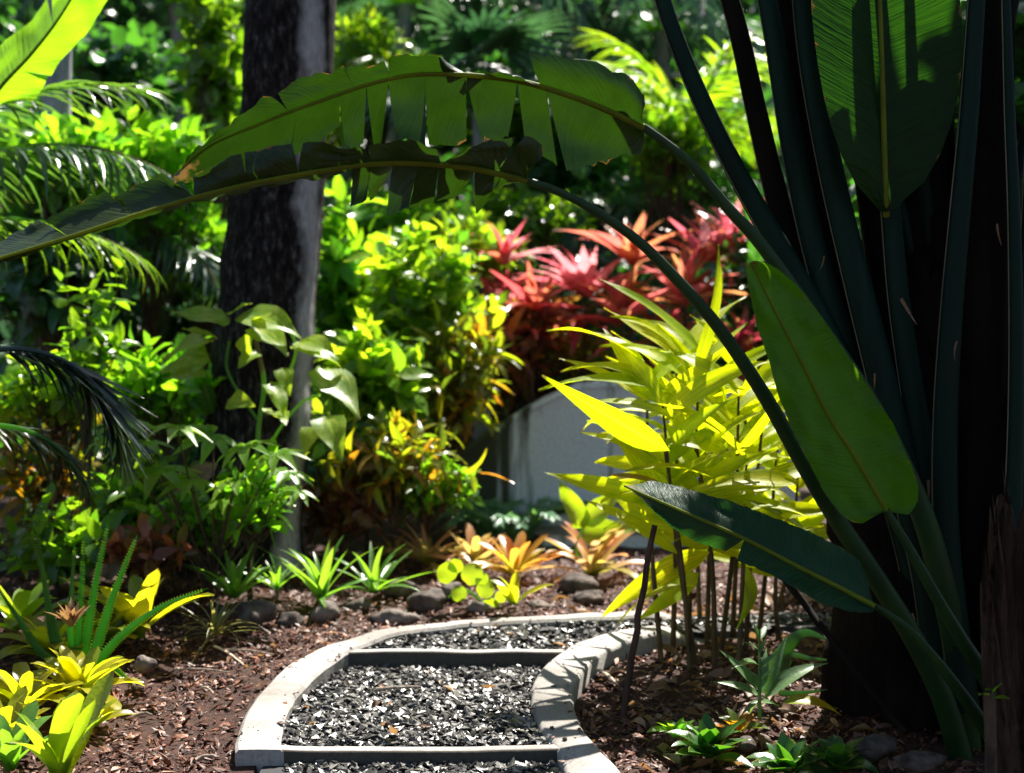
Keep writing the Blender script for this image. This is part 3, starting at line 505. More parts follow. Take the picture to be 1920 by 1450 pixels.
STK = [  # upright stalks: photo points from top to base, depths, widths, material
    ([(1225, -60), (1262, 60), (1320, 200), (1390, 340), (1470, 480), (1560, 640), (1650, 820), (1720, 1010), (1760, 1250)], 4.5, 4.6, 30, 62, 'stalk'),
    ([(1350, -60), (1385, 60), (1425, 240), (1470, 420), (1530, 620), (1610, 820), (1690, 1020), (1740, 1260)], 4.62, 4.66, 34, 66, 'stalk_brown'),
    ([(1425, -60), (1450, 60), (1490, 300), (1530, 480), (1585, 660), (1650, 850), (1710, 1040), (1750, 1260)], 4.55, 4.6, 36, 66, 'stalk'),
    ([(1500, -60), (1520, 120), (1560, 330), (1610, 540), (1660, 740), (1705, 930), (1745, 1100), (1765, 1260)], 4.5, 4.5, 40, 70, 'stalk'),
    ([(1470, -60), (1500, 140), (1545, 350), (1600, 600), (1670, 840), (1730, 1060), (1760, 1260)], 4.68, 4.68, 60, 90, 'stalk_brown'),
    ([(1620, -60), (1640, 150), (1665, 340), (1685, 560), (1715, 760), (1755, 980), (1785, 1200)], 4.5, 4.5, 28, 56, 'stalk'),
    ([(1590, -60), (1620, 200), (1650, 420), (1690, 660), (1735, 900), (1770, 1150)], 4.7, 4.7, 60, 95, 'stalk_brown'),
    ([(1735, -60), (1740, 200), (1745, 420), (1750, 660), (1765, 900), (1790, 1180)], 4.75, 4.72, 90, 120, 'stalk_brown'),
    ([(1835, -60), (1818, 200), (1800, 400), (1783, 600), (1772, 800), (1774, 1000), (1790, 1170), (1810, 1330)], 4.35, 4.4, 32, 56, 'stalk'),
    ([(1868, -60), (1862, 250), (1850, 500), (1838, 760), (1832, 1000), (1830, 1250)], 4.6, 4.6, 70, 110, 'stalk_brown'),
    ([(1885, -60), (1893, 200), (1902, 420), (1906, 700), (1900, 950), (1885, 1250)], 4.3, 4.3, 16, 40, 'stalk'),
    ([(1960, -60), (1950, 300), (1935, 700), (1915, 1100), (1890, 1350)], 4.45, 4.4, 50, 90, 'stalk'),
    ([(2030, -60), (2010, 300), (1980, 700), (1935, 1100), (1900, 1350)], 4.6, 4.5, 60, 100, 'stalk_brown')]
M['stalk_edge'] = bark_mat('pale_stalk_margin', G(.05, .055, .03), G(.13, .12, .07), 10, .1, .6, .2)
for pts, a, b, w0, w1, m in STK:
    o = petiole(pts, a, b, w0, w1, M[m]); n = 40; q = spline([(x, y, 0) for x, y in pts], n); Yv = np.linspace(a, b, n) - .012
    e = np.array([P(x - w * .49, y, Y_) for (x, y, _), w, Y_ in zip(q, np.linspace(w0, w1, n), Yv)]); v, f, u = tube(e, .0022 if m == 'stalk' else .0014, 5)
    link('stalk_margin', mesh('stalk_margin', v - np.array(world(o)), f, M['stalk_edge'], u), o)
sv = [mesh('dry_scrap', v, f, M['dry'], u) for v, f, u in variants(3, .12, 'sword', nl=7, nw=2, droop=.6, fold=.4, wave=.1, twist=.8)]
SCR = [(1690, 560, 4.4), (1640, 700, 4.4), (1545, 480, 4.46), (1740, 900, 4.4), (1870, 420, 4.28), (1795, 640, 4.32), (1710, 1150, 4.32), (1590, 860, 4.45)]
bb_ = np.array(world(rav))
for i, (x_, y_, Y_) in enumerate(SCR):
    m_ = mats([P(x_, y_, Y_)], [(RNG.normal(0, .25), -.1, -1.)], [(RNG.normal(0, .6), -1, .1)], [RNG.uniform(.04, .11)])[0]; m_[:3, 3] -= bb_; link('dry_scrap', sv[i % 3], rav, m_)
# dead sheaths peeling off the right side of the base
def sheath(pts, Y, wtop, wbot, seed):
    n = 26; q = spline([(a, b, 0) for a, b in pts], n); g = np.random.default_rng(seed); V = []
    for i, (a, b, _) in enumerate(q):
        t = i / (n - 1); w = np.interp(t, [0, .12, .5, 1], [wtop * .12, wtop * .7, (wtop + wbot) / 2, wbot]) * Y / F; c0 = P(a, b, Y)
        for u_ in np.linspace(-1, 1, 9):
            rag = (vnoise(u_ * 3 + seed, t * 9, 1.7, seed) - .5); V.append(c0 + [u_ * w / 2 + rag * .012, -.05 * (1 - u_ * u_) + rag * .035, rag * (.16 if i == 0 else .10 if i == 1 else .02)])
    t, u_ = np.meshgrid(np.linspace(0, 1, n), np.linspace(0, 1, 9), indexing='ij')
    return part('dead_sheath', V, grid_faces(n, 9), M['dead_sheath'], rav, np.stack([u_, t], -1).reshape(-1, 2))
sheath([(1876, 895), (1885, 1000), (1893, 1150), (1905, 1300), (1925, 1480)], 4.0, 50, 110, 1)
sheath([(1858, 960), (1868, 1080), (1872, 1220), (1888, 1360), (1905, 1500)], 3.96, 36, 80, 2)
sheath([(1842, 1050), (1850, 1150), (1862, 1280), (1872, 1400), (1880, 1520)], 3.93, 26, 60, 3)
sheath([(1915, 960), (1925, 1100), (1935, 1300), (1950, 1500)], 3.95, 60, 110, 4)
def lattice(stations, side, tears, nseg, cols, depth, seed, Y, gap=.012, edge_n=.014):
    """half a torn blade: stations [(t, mid, margin)]; tears are t values where the half splits down to the midrib"""
    T = np.array([s[0] for s in stations]); A = spline([(*s[1], s[0]) for s in stations], 220); B = np.array([(*s[2], s[0]) for s in stations])
    ta = A[:, 2]; o = np.argsort(ta)
    def mid(t): return np.c_[np.interp(t, ta[o], A[o, 0]), np.interp(t, ta[o], A[o, 1])]
    g = np.random.default_rng(seed); cuts = [T[0]] + sorted(tears) + [T[-1]]; VV, FF, UU, off = [], [], [], 0; g_open = g.choice([.05, .2, .5, 1.5], len(cuts))
    for k in range(len(cuts) - 1):
        a, b = cuts[k], cuts[k + 1]; n = max(3, int(nseg * (b - a) / (T[-1] - T[0])) + 2); t = np.linspace(a, b, n); sag = g.normal(0, .03); m = mid(t)
        # margin stations belonging to this piece (a station repeated at a tear gives each side its own margin)
        tt = np.clip(t, a + 1e-4, b - 1e-4); e = np.c_[np.interp(tt, B[:, 2], B[:, 0]), np.interp(tt, B[:, 2], B[:, 1])]
        Yt = np.interp(t, [s[0] for s in Y], [s[1] for s in Y]); V = []
        for j, u_ in enumerate(np.linspace(0, 1, cols)):
            pin = 1 - gap * 0; q = m + (e - m) * u_; yy = Yt + (depth if np.isscalar(depth) else np.interp(t, [w_[0] for w_ in depth], [w_[1] for w_ in depth])) * np.sin(u_ * 1.35) + sag * u_ ** 2 + (vnoise(t * 7 + seed, t * 0 + u_ * 2, 1.6, seed) - .5) * .05 * u_
            pt = np.array([P(x, y, w) for (x, y), w in zip(q, yy)])
            pt[:, 0] += (g_open[k] * np.interp(t, [a, a + .3 * (b - a), b - .3 * (b - a), b], [1, .15, -.15, -1]) * .013) * (1 if m[0, 0] < m[-1, 0] else -1) * u_ ** 1.5; pt[:, 2] += (vnoise(t * 70 + 3, t * 0 + k, 1., seed) + .6 * vnoise(t * 190 + 3, t * 0 + k, 1., seed + 1) - .8) * edge_n * 2 * u_ ** 3
            V.append(pt)
        V = np.stack(V, 1); VV.append(V.reshape(-1, 3)); fc = grid_faces(n, cols); FF.append((fc if side > 0 else fc[:, ::-1]) + off); off += n * cols
        uu = np.stack([np.broadcast_to(.5 + side * .5 * np.linspace(0, 1, cols), (n, cols)), np.broadcast_to(((t - T[0]) / (T[-1] - T[0]))[:, None], (n, cols))], -1); UU.append(uu.reshape(-1, 2))
    return np.vstack(VV), np.vstack(FF), np.vstack(UU)
def big_leaf(mid, up, lo, tears_up, tears_lo, Y, mat, parent, depth_up=.12, depth_lo=.06, rib=(11, 4), seed=1, nseg=70, label=None, name='leaf_blade', ragged=.003):
    """mid: [(t, px, py)], up and lo: [(t, px, py)] margins, Y: [(t, depth)]"""
    mt = [m[0] for m in mid]; ms = spline([(m[1], m[2], m[0]) for m in mid], 200)
    mi = lambda t: (float(np.interp(t, ms[:, 2], ms[:, 0])), float(np.interp(t, ms[:, 2], ms[:, 1])))
    su = [(t, mi(t), (x, y)) for t, x, y in up]; sl = [(t, mi(t), (x, y)) for t, x, y in lo]
    a = lattice(su, 1, tears_up, nseg, 8, depth_up, seed, Y, edge_n=ragged); b = lattice(sl, -1, tears_lo, nseg, 8, depth_lo, seed + 9, Y, edge_n=ragged); v, f, u = merge(a, b)
    o = part(name, v, f, mat, parent, u)
    if label: o['label'] = label
    t = np.linspace(mt[0], mt[-1], 60); p = np.array([P(*mi(q), np.interp(q, [s[0] for s in Y], [s[1] for s in Y]) - .004) for q in t]); w = np.linspace(rib[0], rib[1], 60) * p[:, 1] / F / 2
    v, f, u = tube(p, w, 8); b = np.array(world(o)); link('midrib', mesh('midrib', v - b, f, M['midrib'], u), o)
    return o
# upper arching leaf
mid1 = [(0, 1207, 239), (.07, 1147, 211), (.13, 1092, 188), (.21, 1019, 164), (.27, 965, 151), (.33, 910, 144), (.39, 855, 140), (.47, 782, 140), (.53, 728, 149), (.59, 673, 164), (.67, 600, 190), (.73, 552, 207), (.8, 483, 235), (.9, 397, 272), (1, 326, 330)]
up1 = [(0, 1212, 222), (.02, 1219, 190), (.05, 1201, 160), (.09, 1165, 135), (.13, 1092, 113), (.17, 1037, 106), (.2149, 979, 97), (.2151, 1005, 158), (.25, 968, 143), (.32, 915, 134), (.3649, 872, 128), (.3651, 838, 117), (.41, 818, 106), (.45, 793, 102), (.50, 746, 108), (.5249, 727, 114), (.5251, 722, 115), (.59, 655, 127), (.65, 600, 139), (.70, 558, 150), (.75, 510, 184), (.82, 448, 221), (.9, 379, 268), (.94, 346, 292), (1, 324, 332)]
lo1 = [(0, 1209, 245), (.015, 1206, 281), (.06, 1147, 300), (.11, 1103, 311), (.2049, 1062, 322), (.2051, 1045, 314), (.24, 1010, 285), (.2649, 984, 262), (.2651, 964, 256), (.31, 925, 264), (.3699, 892, 264), (.3701, 876, 266), (.44, 815, 274), (.5299, 738, 262), (.5301, 720, 260), (.55, 708, 272), (.5749, 697, 274), (.5751, 685, 270), (.59, 664, 281), (.6299, 643, 274), (.6301, 637, 233), (.65, 615, 258), (.70, 560, 284), (.8, 480, 318), (.9, 400, 344), (1, 326, 342)]
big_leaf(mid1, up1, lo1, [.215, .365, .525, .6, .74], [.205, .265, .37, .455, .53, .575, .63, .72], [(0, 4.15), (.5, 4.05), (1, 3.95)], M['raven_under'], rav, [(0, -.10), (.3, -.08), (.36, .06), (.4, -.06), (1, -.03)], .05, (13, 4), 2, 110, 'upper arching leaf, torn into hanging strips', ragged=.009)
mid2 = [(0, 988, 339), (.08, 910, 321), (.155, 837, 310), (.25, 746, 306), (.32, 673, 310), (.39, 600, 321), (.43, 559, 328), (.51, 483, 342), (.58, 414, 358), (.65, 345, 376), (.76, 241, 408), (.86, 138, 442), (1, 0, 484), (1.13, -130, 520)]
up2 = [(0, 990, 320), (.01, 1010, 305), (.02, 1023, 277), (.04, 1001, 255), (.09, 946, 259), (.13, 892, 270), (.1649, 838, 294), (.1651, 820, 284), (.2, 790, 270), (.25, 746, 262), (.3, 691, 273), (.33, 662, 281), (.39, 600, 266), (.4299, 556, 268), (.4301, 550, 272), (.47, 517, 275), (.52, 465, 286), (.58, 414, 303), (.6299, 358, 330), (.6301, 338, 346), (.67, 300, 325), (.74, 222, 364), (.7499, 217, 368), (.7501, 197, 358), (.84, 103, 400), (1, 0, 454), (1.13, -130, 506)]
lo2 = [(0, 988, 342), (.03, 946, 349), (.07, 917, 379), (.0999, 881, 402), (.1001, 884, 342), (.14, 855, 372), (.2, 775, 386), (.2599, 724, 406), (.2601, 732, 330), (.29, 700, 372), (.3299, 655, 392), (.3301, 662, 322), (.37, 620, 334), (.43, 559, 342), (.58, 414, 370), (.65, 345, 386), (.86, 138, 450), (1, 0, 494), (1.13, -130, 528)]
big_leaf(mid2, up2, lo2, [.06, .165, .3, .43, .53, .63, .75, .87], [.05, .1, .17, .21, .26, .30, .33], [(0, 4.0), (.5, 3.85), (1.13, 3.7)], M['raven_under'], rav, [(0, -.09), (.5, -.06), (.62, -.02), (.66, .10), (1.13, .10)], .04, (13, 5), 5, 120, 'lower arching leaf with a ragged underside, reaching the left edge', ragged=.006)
mid3 = [(0, 1662, 958), (.2, 1605, 859), (.36, 1556, 784), (.57, 1506, 685), (.77, 1457, 590), (.96, 1414, 503), (1, 1409, 492)]
up3 = [(0, 1664, 962), (.0, 1678, 968), (.01, 1703, 969), (.04, 1724, 946), (.08, 1725, 912), (.17, 1713, 879), (.33, 1676, 797), (.47, 1634, 734), (.62, 1585, 660), (.75, 1539, 594), (.86, 1490, 532), (.94, 1440, 495), (1, 1409, 489)]
lo3 = [(0, 1660, 962), (.0, 1649, 979), (.02, 1612, 984), (.06, 1582, 968), (.12, 1549, 925), (.2, 1520, 871), (.26, 1506, 846), (.36, 1481, 797), (.48, 1457, 734), (.6, 1440, 672), (.72, 1419, 614), (.86, 1403, 548), (.96, 1394, 503), (1, 1405, 489)]
up3 = [up3[0]] + up3[2:]; lo3 = [lo3[0]] + lo3[2:]
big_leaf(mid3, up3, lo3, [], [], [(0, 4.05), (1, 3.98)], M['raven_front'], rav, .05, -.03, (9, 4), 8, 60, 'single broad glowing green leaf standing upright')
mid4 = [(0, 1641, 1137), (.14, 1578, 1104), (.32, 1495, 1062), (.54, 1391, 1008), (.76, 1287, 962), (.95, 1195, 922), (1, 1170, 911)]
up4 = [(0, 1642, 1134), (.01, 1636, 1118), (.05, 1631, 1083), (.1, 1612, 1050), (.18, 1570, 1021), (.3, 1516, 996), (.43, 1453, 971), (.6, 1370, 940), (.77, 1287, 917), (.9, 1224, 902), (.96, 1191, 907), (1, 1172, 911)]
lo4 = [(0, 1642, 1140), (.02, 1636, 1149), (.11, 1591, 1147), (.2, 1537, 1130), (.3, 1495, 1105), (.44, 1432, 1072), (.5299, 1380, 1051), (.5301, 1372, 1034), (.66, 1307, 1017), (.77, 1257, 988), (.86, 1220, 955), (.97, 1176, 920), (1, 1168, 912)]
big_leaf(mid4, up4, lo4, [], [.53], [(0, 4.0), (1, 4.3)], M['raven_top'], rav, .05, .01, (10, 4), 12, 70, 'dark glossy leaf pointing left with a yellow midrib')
midT = [(0, 1600, -120), (.5, 1598, -10), (1, 1590, 60)]
# broad leaf hanging at the top edge and the fan of the crown above the frame
def fan_leaf(base, tip, w, mat, up=(0, -1, .3), droop=.5, seed=0, nl=16):
    """one whole blade between two world points"""
    v, f, u = leaf(w, 'ovate', nl, 6, droop, .35, .04, seed); d = np.asarray(tip, float) - base; L = np.linalg.norm(d); m = mats([base], [d], [up], [L])[0]
    vv = v @ m[:3, :3].T + m[:3, 3]; return part('leaf_blade', vv, f, mat, rav, u)
fan_leaf(P(1660, 398, 4.38), P(1625, -420, 4.42), .36, M['raven_leaf'], (.15, -1, .1), .12, 3)
v, f, u = tube(spline([P(1662, 405, 4.40), P(1661, 390, 4.375), P(1650, 0, 4.37), P(1632, -300, 4.39)], 24), np.linspace(.012, .003, 24), 8); part('midrib', v, f, M['midrib'], rav, u)
for k, (tx, tz, dy) in enumerate(((.2, 4.3, .2), (.75, 5.0, -.2), (1.3, 5.3, .3), (1.9, 5.3, -.1), (2.6, 5.1, .3), (3.2, 4.4, 0), (3.5, 3.4, .2))):
    b = np.array([1.6 + (tx - 1.6) * .42, 4.6 + dy * .4, 2.5 + (tz - 2.5) * .35]); e = np.array([tx, 4.6 + dy, tz])
    fan_leaf(b, e, .38, M['raven_leaf'], (.1, -1, .4), .5, 20 + k); s = np.array([1.62, 4.7, 1.2]); v, f, u = tube(spline([s, (s + b) / 2 + [0, .05, .1], b], 20), np.linspace(.035, .015, 20), 8); part('leaf_stalk', v, f, M['stalk'], rav, u)

# ------------------------------------------------------------------ leafy shrub builder
def place_leaves(parent, meshes, Ms, name='leaf'):
    b = np.array(world(parent))
    for i, m in enumerate(Ms):
        m = m.copy(); m[:3, 3] -= b; link(name, meshes[i % len(meshes)], parent, m)
LV = {}
def leafset(key, mat, **k):
    kk = (key, mat)
    if kk not in LV:
        a = {'ovate': dict(Lw=.48, prof='ovate', nl=4, nw=2, droop=.5, fold=.25, wave=.05), 'round': dict(Lw=.75, prof='round', nl=4, nw=2, droop=.5, fold=.2, wave=.04), 'lance': dict(Lw=.26, prof='lance', nl=5, nw=2, droop=.7, fold=.3, wave=.05),
             'big': dict(Lw=.55, prof='heart', nl=5, nw=4, droop=.7, fold=.2, wave=.06), 'cord': dict(Lw=.19, prof='cord', nl=6, nw=2, droop=.7, fold=.35, wave=.05), 'thin': dict(Lw=.08, prof='lance', nl=4, nw=2, droop=.8, fold=.3)}[key]
        vs = variants(4, a['Lw'], a['prof'], nl=a['nl'], nw=a['nw'], droop=a['droop'], fold=a['fold'], wave=a.get('wave', 0), dr=.3)
        LV[kk] = (vs, [mesh('leaf', v, f, M[mat], u) for v, f, u in vs])
    return LV[kk]
def shrub(name, label, cat, px, py, Y, ex, ez, leafk, mat, size, twigs, per=7, nobj=60, ey=None, base_py=None, seed=0, group=None, stem_px=None, up=.35, stemr=.012, shell=.55):
    """leafy shrub: crown centre px, py at depth Y, half extents ex, ez in photo pixels, leaf length in photo pixels"""
    g = np.random.default_rng(seed + 100); c = P(px, py, Y); rx, rz = ex * Y / F, ez * Y / F; ry = ey or (rx + rz) / 2; L = size * Y / F
    bx = PX(stem_px, Y) if stem_px is not None else c[0]; base = np.array([bx, Y, float(terrain(bx, Y)) - .02]); t = thing(name, label, cat, base, group)
    twigs = int(twigs * 1.0); L = L * 1.02; d = nrm(g.normal(0, 1, (twigs, 3))); r = shell + (1 - shell) * g.random(twigs) ** .5; r *= .8 + .4 * vnoise(d[:, 0] * 2 + 5, d[:, 2] * 2 + 5, 1.4, seed); far_ = g.random(twigs); r = np.where(far_ < .14, r * 1.35, np.where(far_ > .8, r * .75, r)); tip = c + d * r[:, None] * [rx, ry, rz] + g.normal(0, .04, (twigs, 3))
    tip = tip[tip[:, 2] > base[2] + .04]; twigs = len(tip); o = nrm((tip - c) / [rx, ry, rz] * [1, 1, .6] + [0, 0, up]); o = nrm(o + g.normal(0, .25, o.shape))
    # branches: trunk, limbs, twigs
    top = c + [0, 0, rz * .15]; tr = tube(spline([base, base * .5 + top * .5 + [g.normal(0, .03), 0, 0], top], 10), np.linspace(stemr * 1.4, stemr * .5, 10), 7); part('stem', tr[0], tr[1], M['twig'], t, tr[2])
    sel = g.permutation(twigs)[:min(70, twigs)]; tb = []
    for i in sel:
        s = base + (top - base) * g.uniform(.35, .95); tb.append(tube(spline([s, s * .45 + tip[i] * .55 - [0, 0, .03], tip[i]], 6), np.linspace(stemr * .55, stemr * .2, 6), 4))
    b = merge(*tb); part('branches', b[0], b[1], M['twig'], t, b[2], kind='stuff')
    n = twigs * per; k = np.repeat(np.arange(twigs), per); j = np.tile(np.arange(per), twigs); ph = j * 2.4 + g.random(n) * .5 + np.repeat(g.random(twigs) * 6, per)
    a = nrm(np.cross(o, [.1, .2, 1.])); bb = np.cross(o, a); rad = np.cos(ph)[:, None] * a[k] + np.sin(ph)[:, None] * bb[k]; f = j / per
    dl = nrm(o[k] * (.25 + .7 * f[:, None]) + rad * .85 + [0, 0, .05] + g.normal(0, .15, (n, 3))); p = tip[k] - o[k] * (L * 1.3 * (1 - f))[:, None]
    un = nrm(o[k] * .4 + [0, -.2, .6] + g.normal(0, .55, (n, 3))); Ms = mats(p, dl, un, L * g.uniform(.45, 1.25, n))
    vs, me = leafset(leafk, mat); order = np.argsort(p[:, 1] - .0 * p[:, 2] + g.normal(0, ry * .25, n)); near, far = order[:nobj], order[nobj:]
    place_leaves(t, me, Ms[near])
    if len(far):
        v, f, u, r = joined(vs, Ms[far], base, seed); link('foliage', mesh('foliage', v, f, M[mat], u, r), t, kind='stuff')
    return t
SH = [
 # name, label, px, py, Y, ex, ez, leaf, mat, size px, twigs, per, nobj, options
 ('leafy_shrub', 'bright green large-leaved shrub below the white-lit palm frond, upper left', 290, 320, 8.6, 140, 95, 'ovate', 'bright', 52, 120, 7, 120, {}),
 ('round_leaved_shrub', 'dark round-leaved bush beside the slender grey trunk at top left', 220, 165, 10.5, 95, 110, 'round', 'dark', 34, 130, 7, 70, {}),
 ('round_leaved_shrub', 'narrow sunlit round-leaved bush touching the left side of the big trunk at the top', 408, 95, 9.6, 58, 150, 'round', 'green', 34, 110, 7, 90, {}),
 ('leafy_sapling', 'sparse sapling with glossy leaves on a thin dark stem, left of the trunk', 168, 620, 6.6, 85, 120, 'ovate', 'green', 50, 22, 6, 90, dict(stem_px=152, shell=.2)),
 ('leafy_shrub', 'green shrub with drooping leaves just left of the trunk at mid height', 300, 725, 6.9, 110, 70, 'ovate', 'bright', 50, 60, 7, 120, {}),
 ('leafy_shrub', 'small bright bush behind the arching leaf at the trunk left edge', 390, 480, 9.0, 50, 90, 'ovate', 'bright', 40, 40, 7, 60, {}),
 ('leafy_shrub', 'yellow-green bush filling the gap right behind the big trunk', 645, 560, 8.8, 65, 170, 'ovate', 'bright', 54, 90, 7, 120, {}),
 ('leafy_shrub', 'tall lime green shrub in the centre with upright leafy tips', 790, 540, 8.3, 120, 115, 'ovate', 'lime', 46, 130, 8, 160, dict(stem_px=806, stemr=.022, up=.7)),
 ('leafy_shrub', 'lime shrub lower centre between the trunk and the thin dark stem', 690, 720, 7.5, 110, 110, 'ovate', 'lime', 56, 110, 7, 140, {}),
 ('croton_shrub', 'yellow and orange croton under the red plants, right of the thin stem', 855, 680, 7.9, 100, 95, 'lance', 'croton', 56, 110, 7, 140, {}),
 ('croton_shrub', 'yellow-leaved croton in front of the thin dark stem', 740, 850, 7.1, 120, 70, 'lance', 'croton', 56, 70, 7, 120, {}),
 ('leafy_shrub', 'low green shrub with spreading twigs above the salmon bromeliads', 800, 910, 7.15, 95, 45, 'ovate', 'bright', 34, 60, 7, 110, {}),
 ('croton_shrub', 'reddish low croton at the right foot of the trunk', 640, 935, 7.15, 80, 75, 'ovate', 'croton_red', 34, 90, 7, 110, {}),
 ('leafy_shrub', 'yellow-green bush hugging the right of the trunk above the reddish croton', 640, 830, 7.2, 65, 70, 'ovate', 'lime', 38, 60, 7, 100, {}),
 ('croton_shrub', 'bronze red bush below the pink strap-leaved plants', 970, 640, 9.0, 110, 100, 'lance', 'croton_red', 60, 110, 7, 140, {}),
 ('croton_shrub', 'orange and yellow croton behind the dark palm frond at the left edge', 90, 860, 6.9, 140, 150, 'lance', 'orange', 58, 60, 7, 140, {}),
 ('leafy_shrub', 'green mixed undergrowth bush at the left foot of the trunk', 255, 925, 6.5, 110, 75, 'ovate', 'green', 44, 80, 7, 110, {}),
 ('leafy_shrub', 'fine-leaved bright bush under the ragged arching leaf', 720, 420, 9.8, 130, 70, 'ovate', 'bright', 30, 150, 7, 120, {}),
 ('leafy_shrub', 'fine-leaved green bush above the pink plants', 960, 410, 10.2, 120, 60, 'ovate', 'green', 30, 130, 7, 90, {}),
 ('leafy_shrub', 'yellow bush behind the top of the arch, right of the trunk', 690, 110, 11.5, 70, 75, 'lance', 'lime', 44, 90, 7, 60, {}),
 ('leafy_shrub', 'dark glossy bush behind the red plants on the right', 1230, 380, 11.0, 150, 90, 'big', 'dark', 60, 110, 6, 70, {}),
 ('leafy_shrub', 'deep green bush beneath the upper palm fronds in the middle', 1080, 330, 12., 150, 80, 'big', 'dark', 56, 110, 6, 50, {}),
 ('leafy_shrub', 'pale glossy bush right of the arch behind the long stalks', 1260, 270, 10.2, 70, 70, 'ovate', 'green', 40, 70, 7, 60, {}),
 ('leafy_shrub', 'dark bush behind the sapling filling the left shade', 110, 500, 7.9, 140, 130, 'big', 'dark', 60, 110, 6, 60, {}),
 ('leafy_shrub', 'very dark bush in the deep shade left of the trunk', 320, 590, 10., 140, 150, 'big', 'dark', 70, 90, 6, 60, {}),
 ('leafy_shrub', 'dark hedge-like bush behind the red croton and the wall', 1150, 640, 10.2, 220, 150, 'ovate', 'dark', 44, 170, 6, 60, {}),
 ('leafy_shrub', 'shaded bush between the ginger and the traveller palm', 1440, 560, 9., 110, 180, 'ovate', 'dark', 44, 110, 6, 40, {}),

 ('croton_shrub', 'small bronze-leaved bush beside the tall lemon bromeliad', 275, 1035, 6.0, 75, 40, 'ovate', 'croton_red', 46, 36, 6, 80, {}),
 ('leafy_shrub', 'glossy bush with yellow young leaves at the left above the orange croton', 110, 715, 6.8, 110, 60, 'ovate', 'lime', 44, 60, 7, 90, {}),
 ('leafy_shrub', 'bushy bright plant hiding the left foot of the trunk', 355, 975, 6.25, 85, 55, 'ovate', 'bright', 36, 60, 7, 90, {}),
 ('leafy_shrub', 'sunlit speckled bush behind the feather palm frond', 110, 310, 7.9, 130, 80, 'ovate', 'bright', 42, 110, 7, 80, {}),
 ('leafy_shrub', 'sunlit bush far behind the middle of the arch', 960, 215, 12.6, 160, 55, 'ovate', 'green', 36, 130, 7, 50, {}),
 ('leafy_shrub', 'lime bush touching the left side of the pink plants', 880, 470, 9.4, 85, 60, 'ovate', 'lime', 36, 80, 7, 80, {}),
 ('croton_shrub', 'orange and green croton spilling over the top of the wall', 1050, 672, 9.15, 95, 50, 'lance', 'croton', 46, 70, 7, 90, {}),
 ('leafy_shrub', 'bright bush with drooping twigs in front of the lower trunk', 470, 925, 6.15, 75, 55, 'ovate', 'bright', 38, 40, 7, 90, {}),
 ('leafy_shrub', 'sunlit bush high behind the trunk on its left', 420, 250, 10.6, 80, 90, 'ovate', 'green', 36, 90, 7, 60, {}),
 ('leafy_shrub', 'low shaded bush behind the spiny plant at the left edge', 110, 1010, 6.2, 130, 60, 'ovate', 'green', 50, 40, 6, 60, {}),
]
for i, (nm, lb, px, py, Y, ex, ez, lk, mt, sz, tw, per, no, kw) in enumerate(SH):
    shrub(nm, lb, {'leafy_sapling': 'sapling'}.get(nm, 'shrub'), px, py, Y, ex, ez, lk, mt, sz, tw, per, no, seed=i, **kw)

# ------------------------------------------------------------------ red strap-leaved plants
def rosette_mats(c, n, L, e0, e1, seed, jit=.12, lean=(0, 0)):
    """leaves round a point: inner ones steep (e1), outer ones flat (e0), radians above the horizon"""
    g = np.random.default_rng(seed); k = np.arange(n); th = k * 2.39996 + g.random() * 6 + g.normal(0, .15, n); f = k / max(1, n - 1); el = e0 + (e1 - e0) * f + g.normal(0, jit, n)
    d = np.c_[np.cos(th) * np.cos(el) + lean[0], np.sin(th) * np.cos(el) + lean[1], np.sin(el)]; up = np.c_[-np.cos(th) * np.sin(el), -np.sin(th) * np.sin(el), np.cos(el)] + g.normal(0, .15, (n, 3))
    return mats(np.asarray(c) + d * .01, d, up, L * g.uniform(.8, 1.1, n) * (1 - .25 * f))
CRD = [
 (1098, 560, 9.0, 'red', 120, 'tallest hot pink strap-leaved plant in the middle of the red group'), (945, 500, 9.2, 'red', 80, 'pink strap-leaved plant at the left end of the red group'),
 (1185, 500, 9.1, 'redorange', 115, 'orange-red strap-leaved plant behind the long stalk'), (1330, 505, 9.2, 'red', 110, 'pink and orange strap-leaved plant at the right end under the arching stalk'),
 (1285, 575, 8.8, 'redorange', 115, 'orange strap-leaved plant low in front of the right pink one'), (1000, 585, 8.8, 'red', 95, 'pink-white strap-leaved plant left below the tallest one'),
 (1385, 470, 9.3, 'red', 105, 'red strap-leaved plant beside the tip of the glowing leaf'), (1395, 665, 8.6, 'maroon', 90, 'dark magenta strap-leaved plant behind the ginger top'),
 (1165, 610, 8.75, 'redorange', 100, 'bronze-orange strap-leaved plant below the tallest pink one'), (940, 590, 9.1, 'maroon', 90, 'deep crimson strap-leaved plant over the bronze bush'), (1245, 640, 9.2, 'maroon', 80, 'dark red strap-leaved plant half hidden by ginger leaves')]
for i, (px, py, Y, mt, sp, lb) in enumerate(CRD):
    c = P(px, py, Y); gz = float(terrain(c[0], Y)) - .02; t = thing('red_cordyline', lb, 'cordyline', (c[0] + .03, Y, gz), 'red strap-leaved plants above the wall')
    v, f, u = tube(spline([(c[0] + .03, Y, gz), (c[0] - .01, Y, (gz + c[2]) / 2), c], 8), np.linspace(.02, .012, 8), 7); part('stem', v, f, M['twig'], t, u)
    vs, me = leafset('cord', mt); place_leaves(t, me, rosette_mats(c, 19, 1.4 * sp * Y / F, .45, 1.4, 40 + i, .2))
    c2 = c - [.02, .02, sp * Y / F * .35]; place_leaves(t, me, rosette_mats(c2, 8, sp * Y / F * .95, -.5, .35, 60 + i, .2))

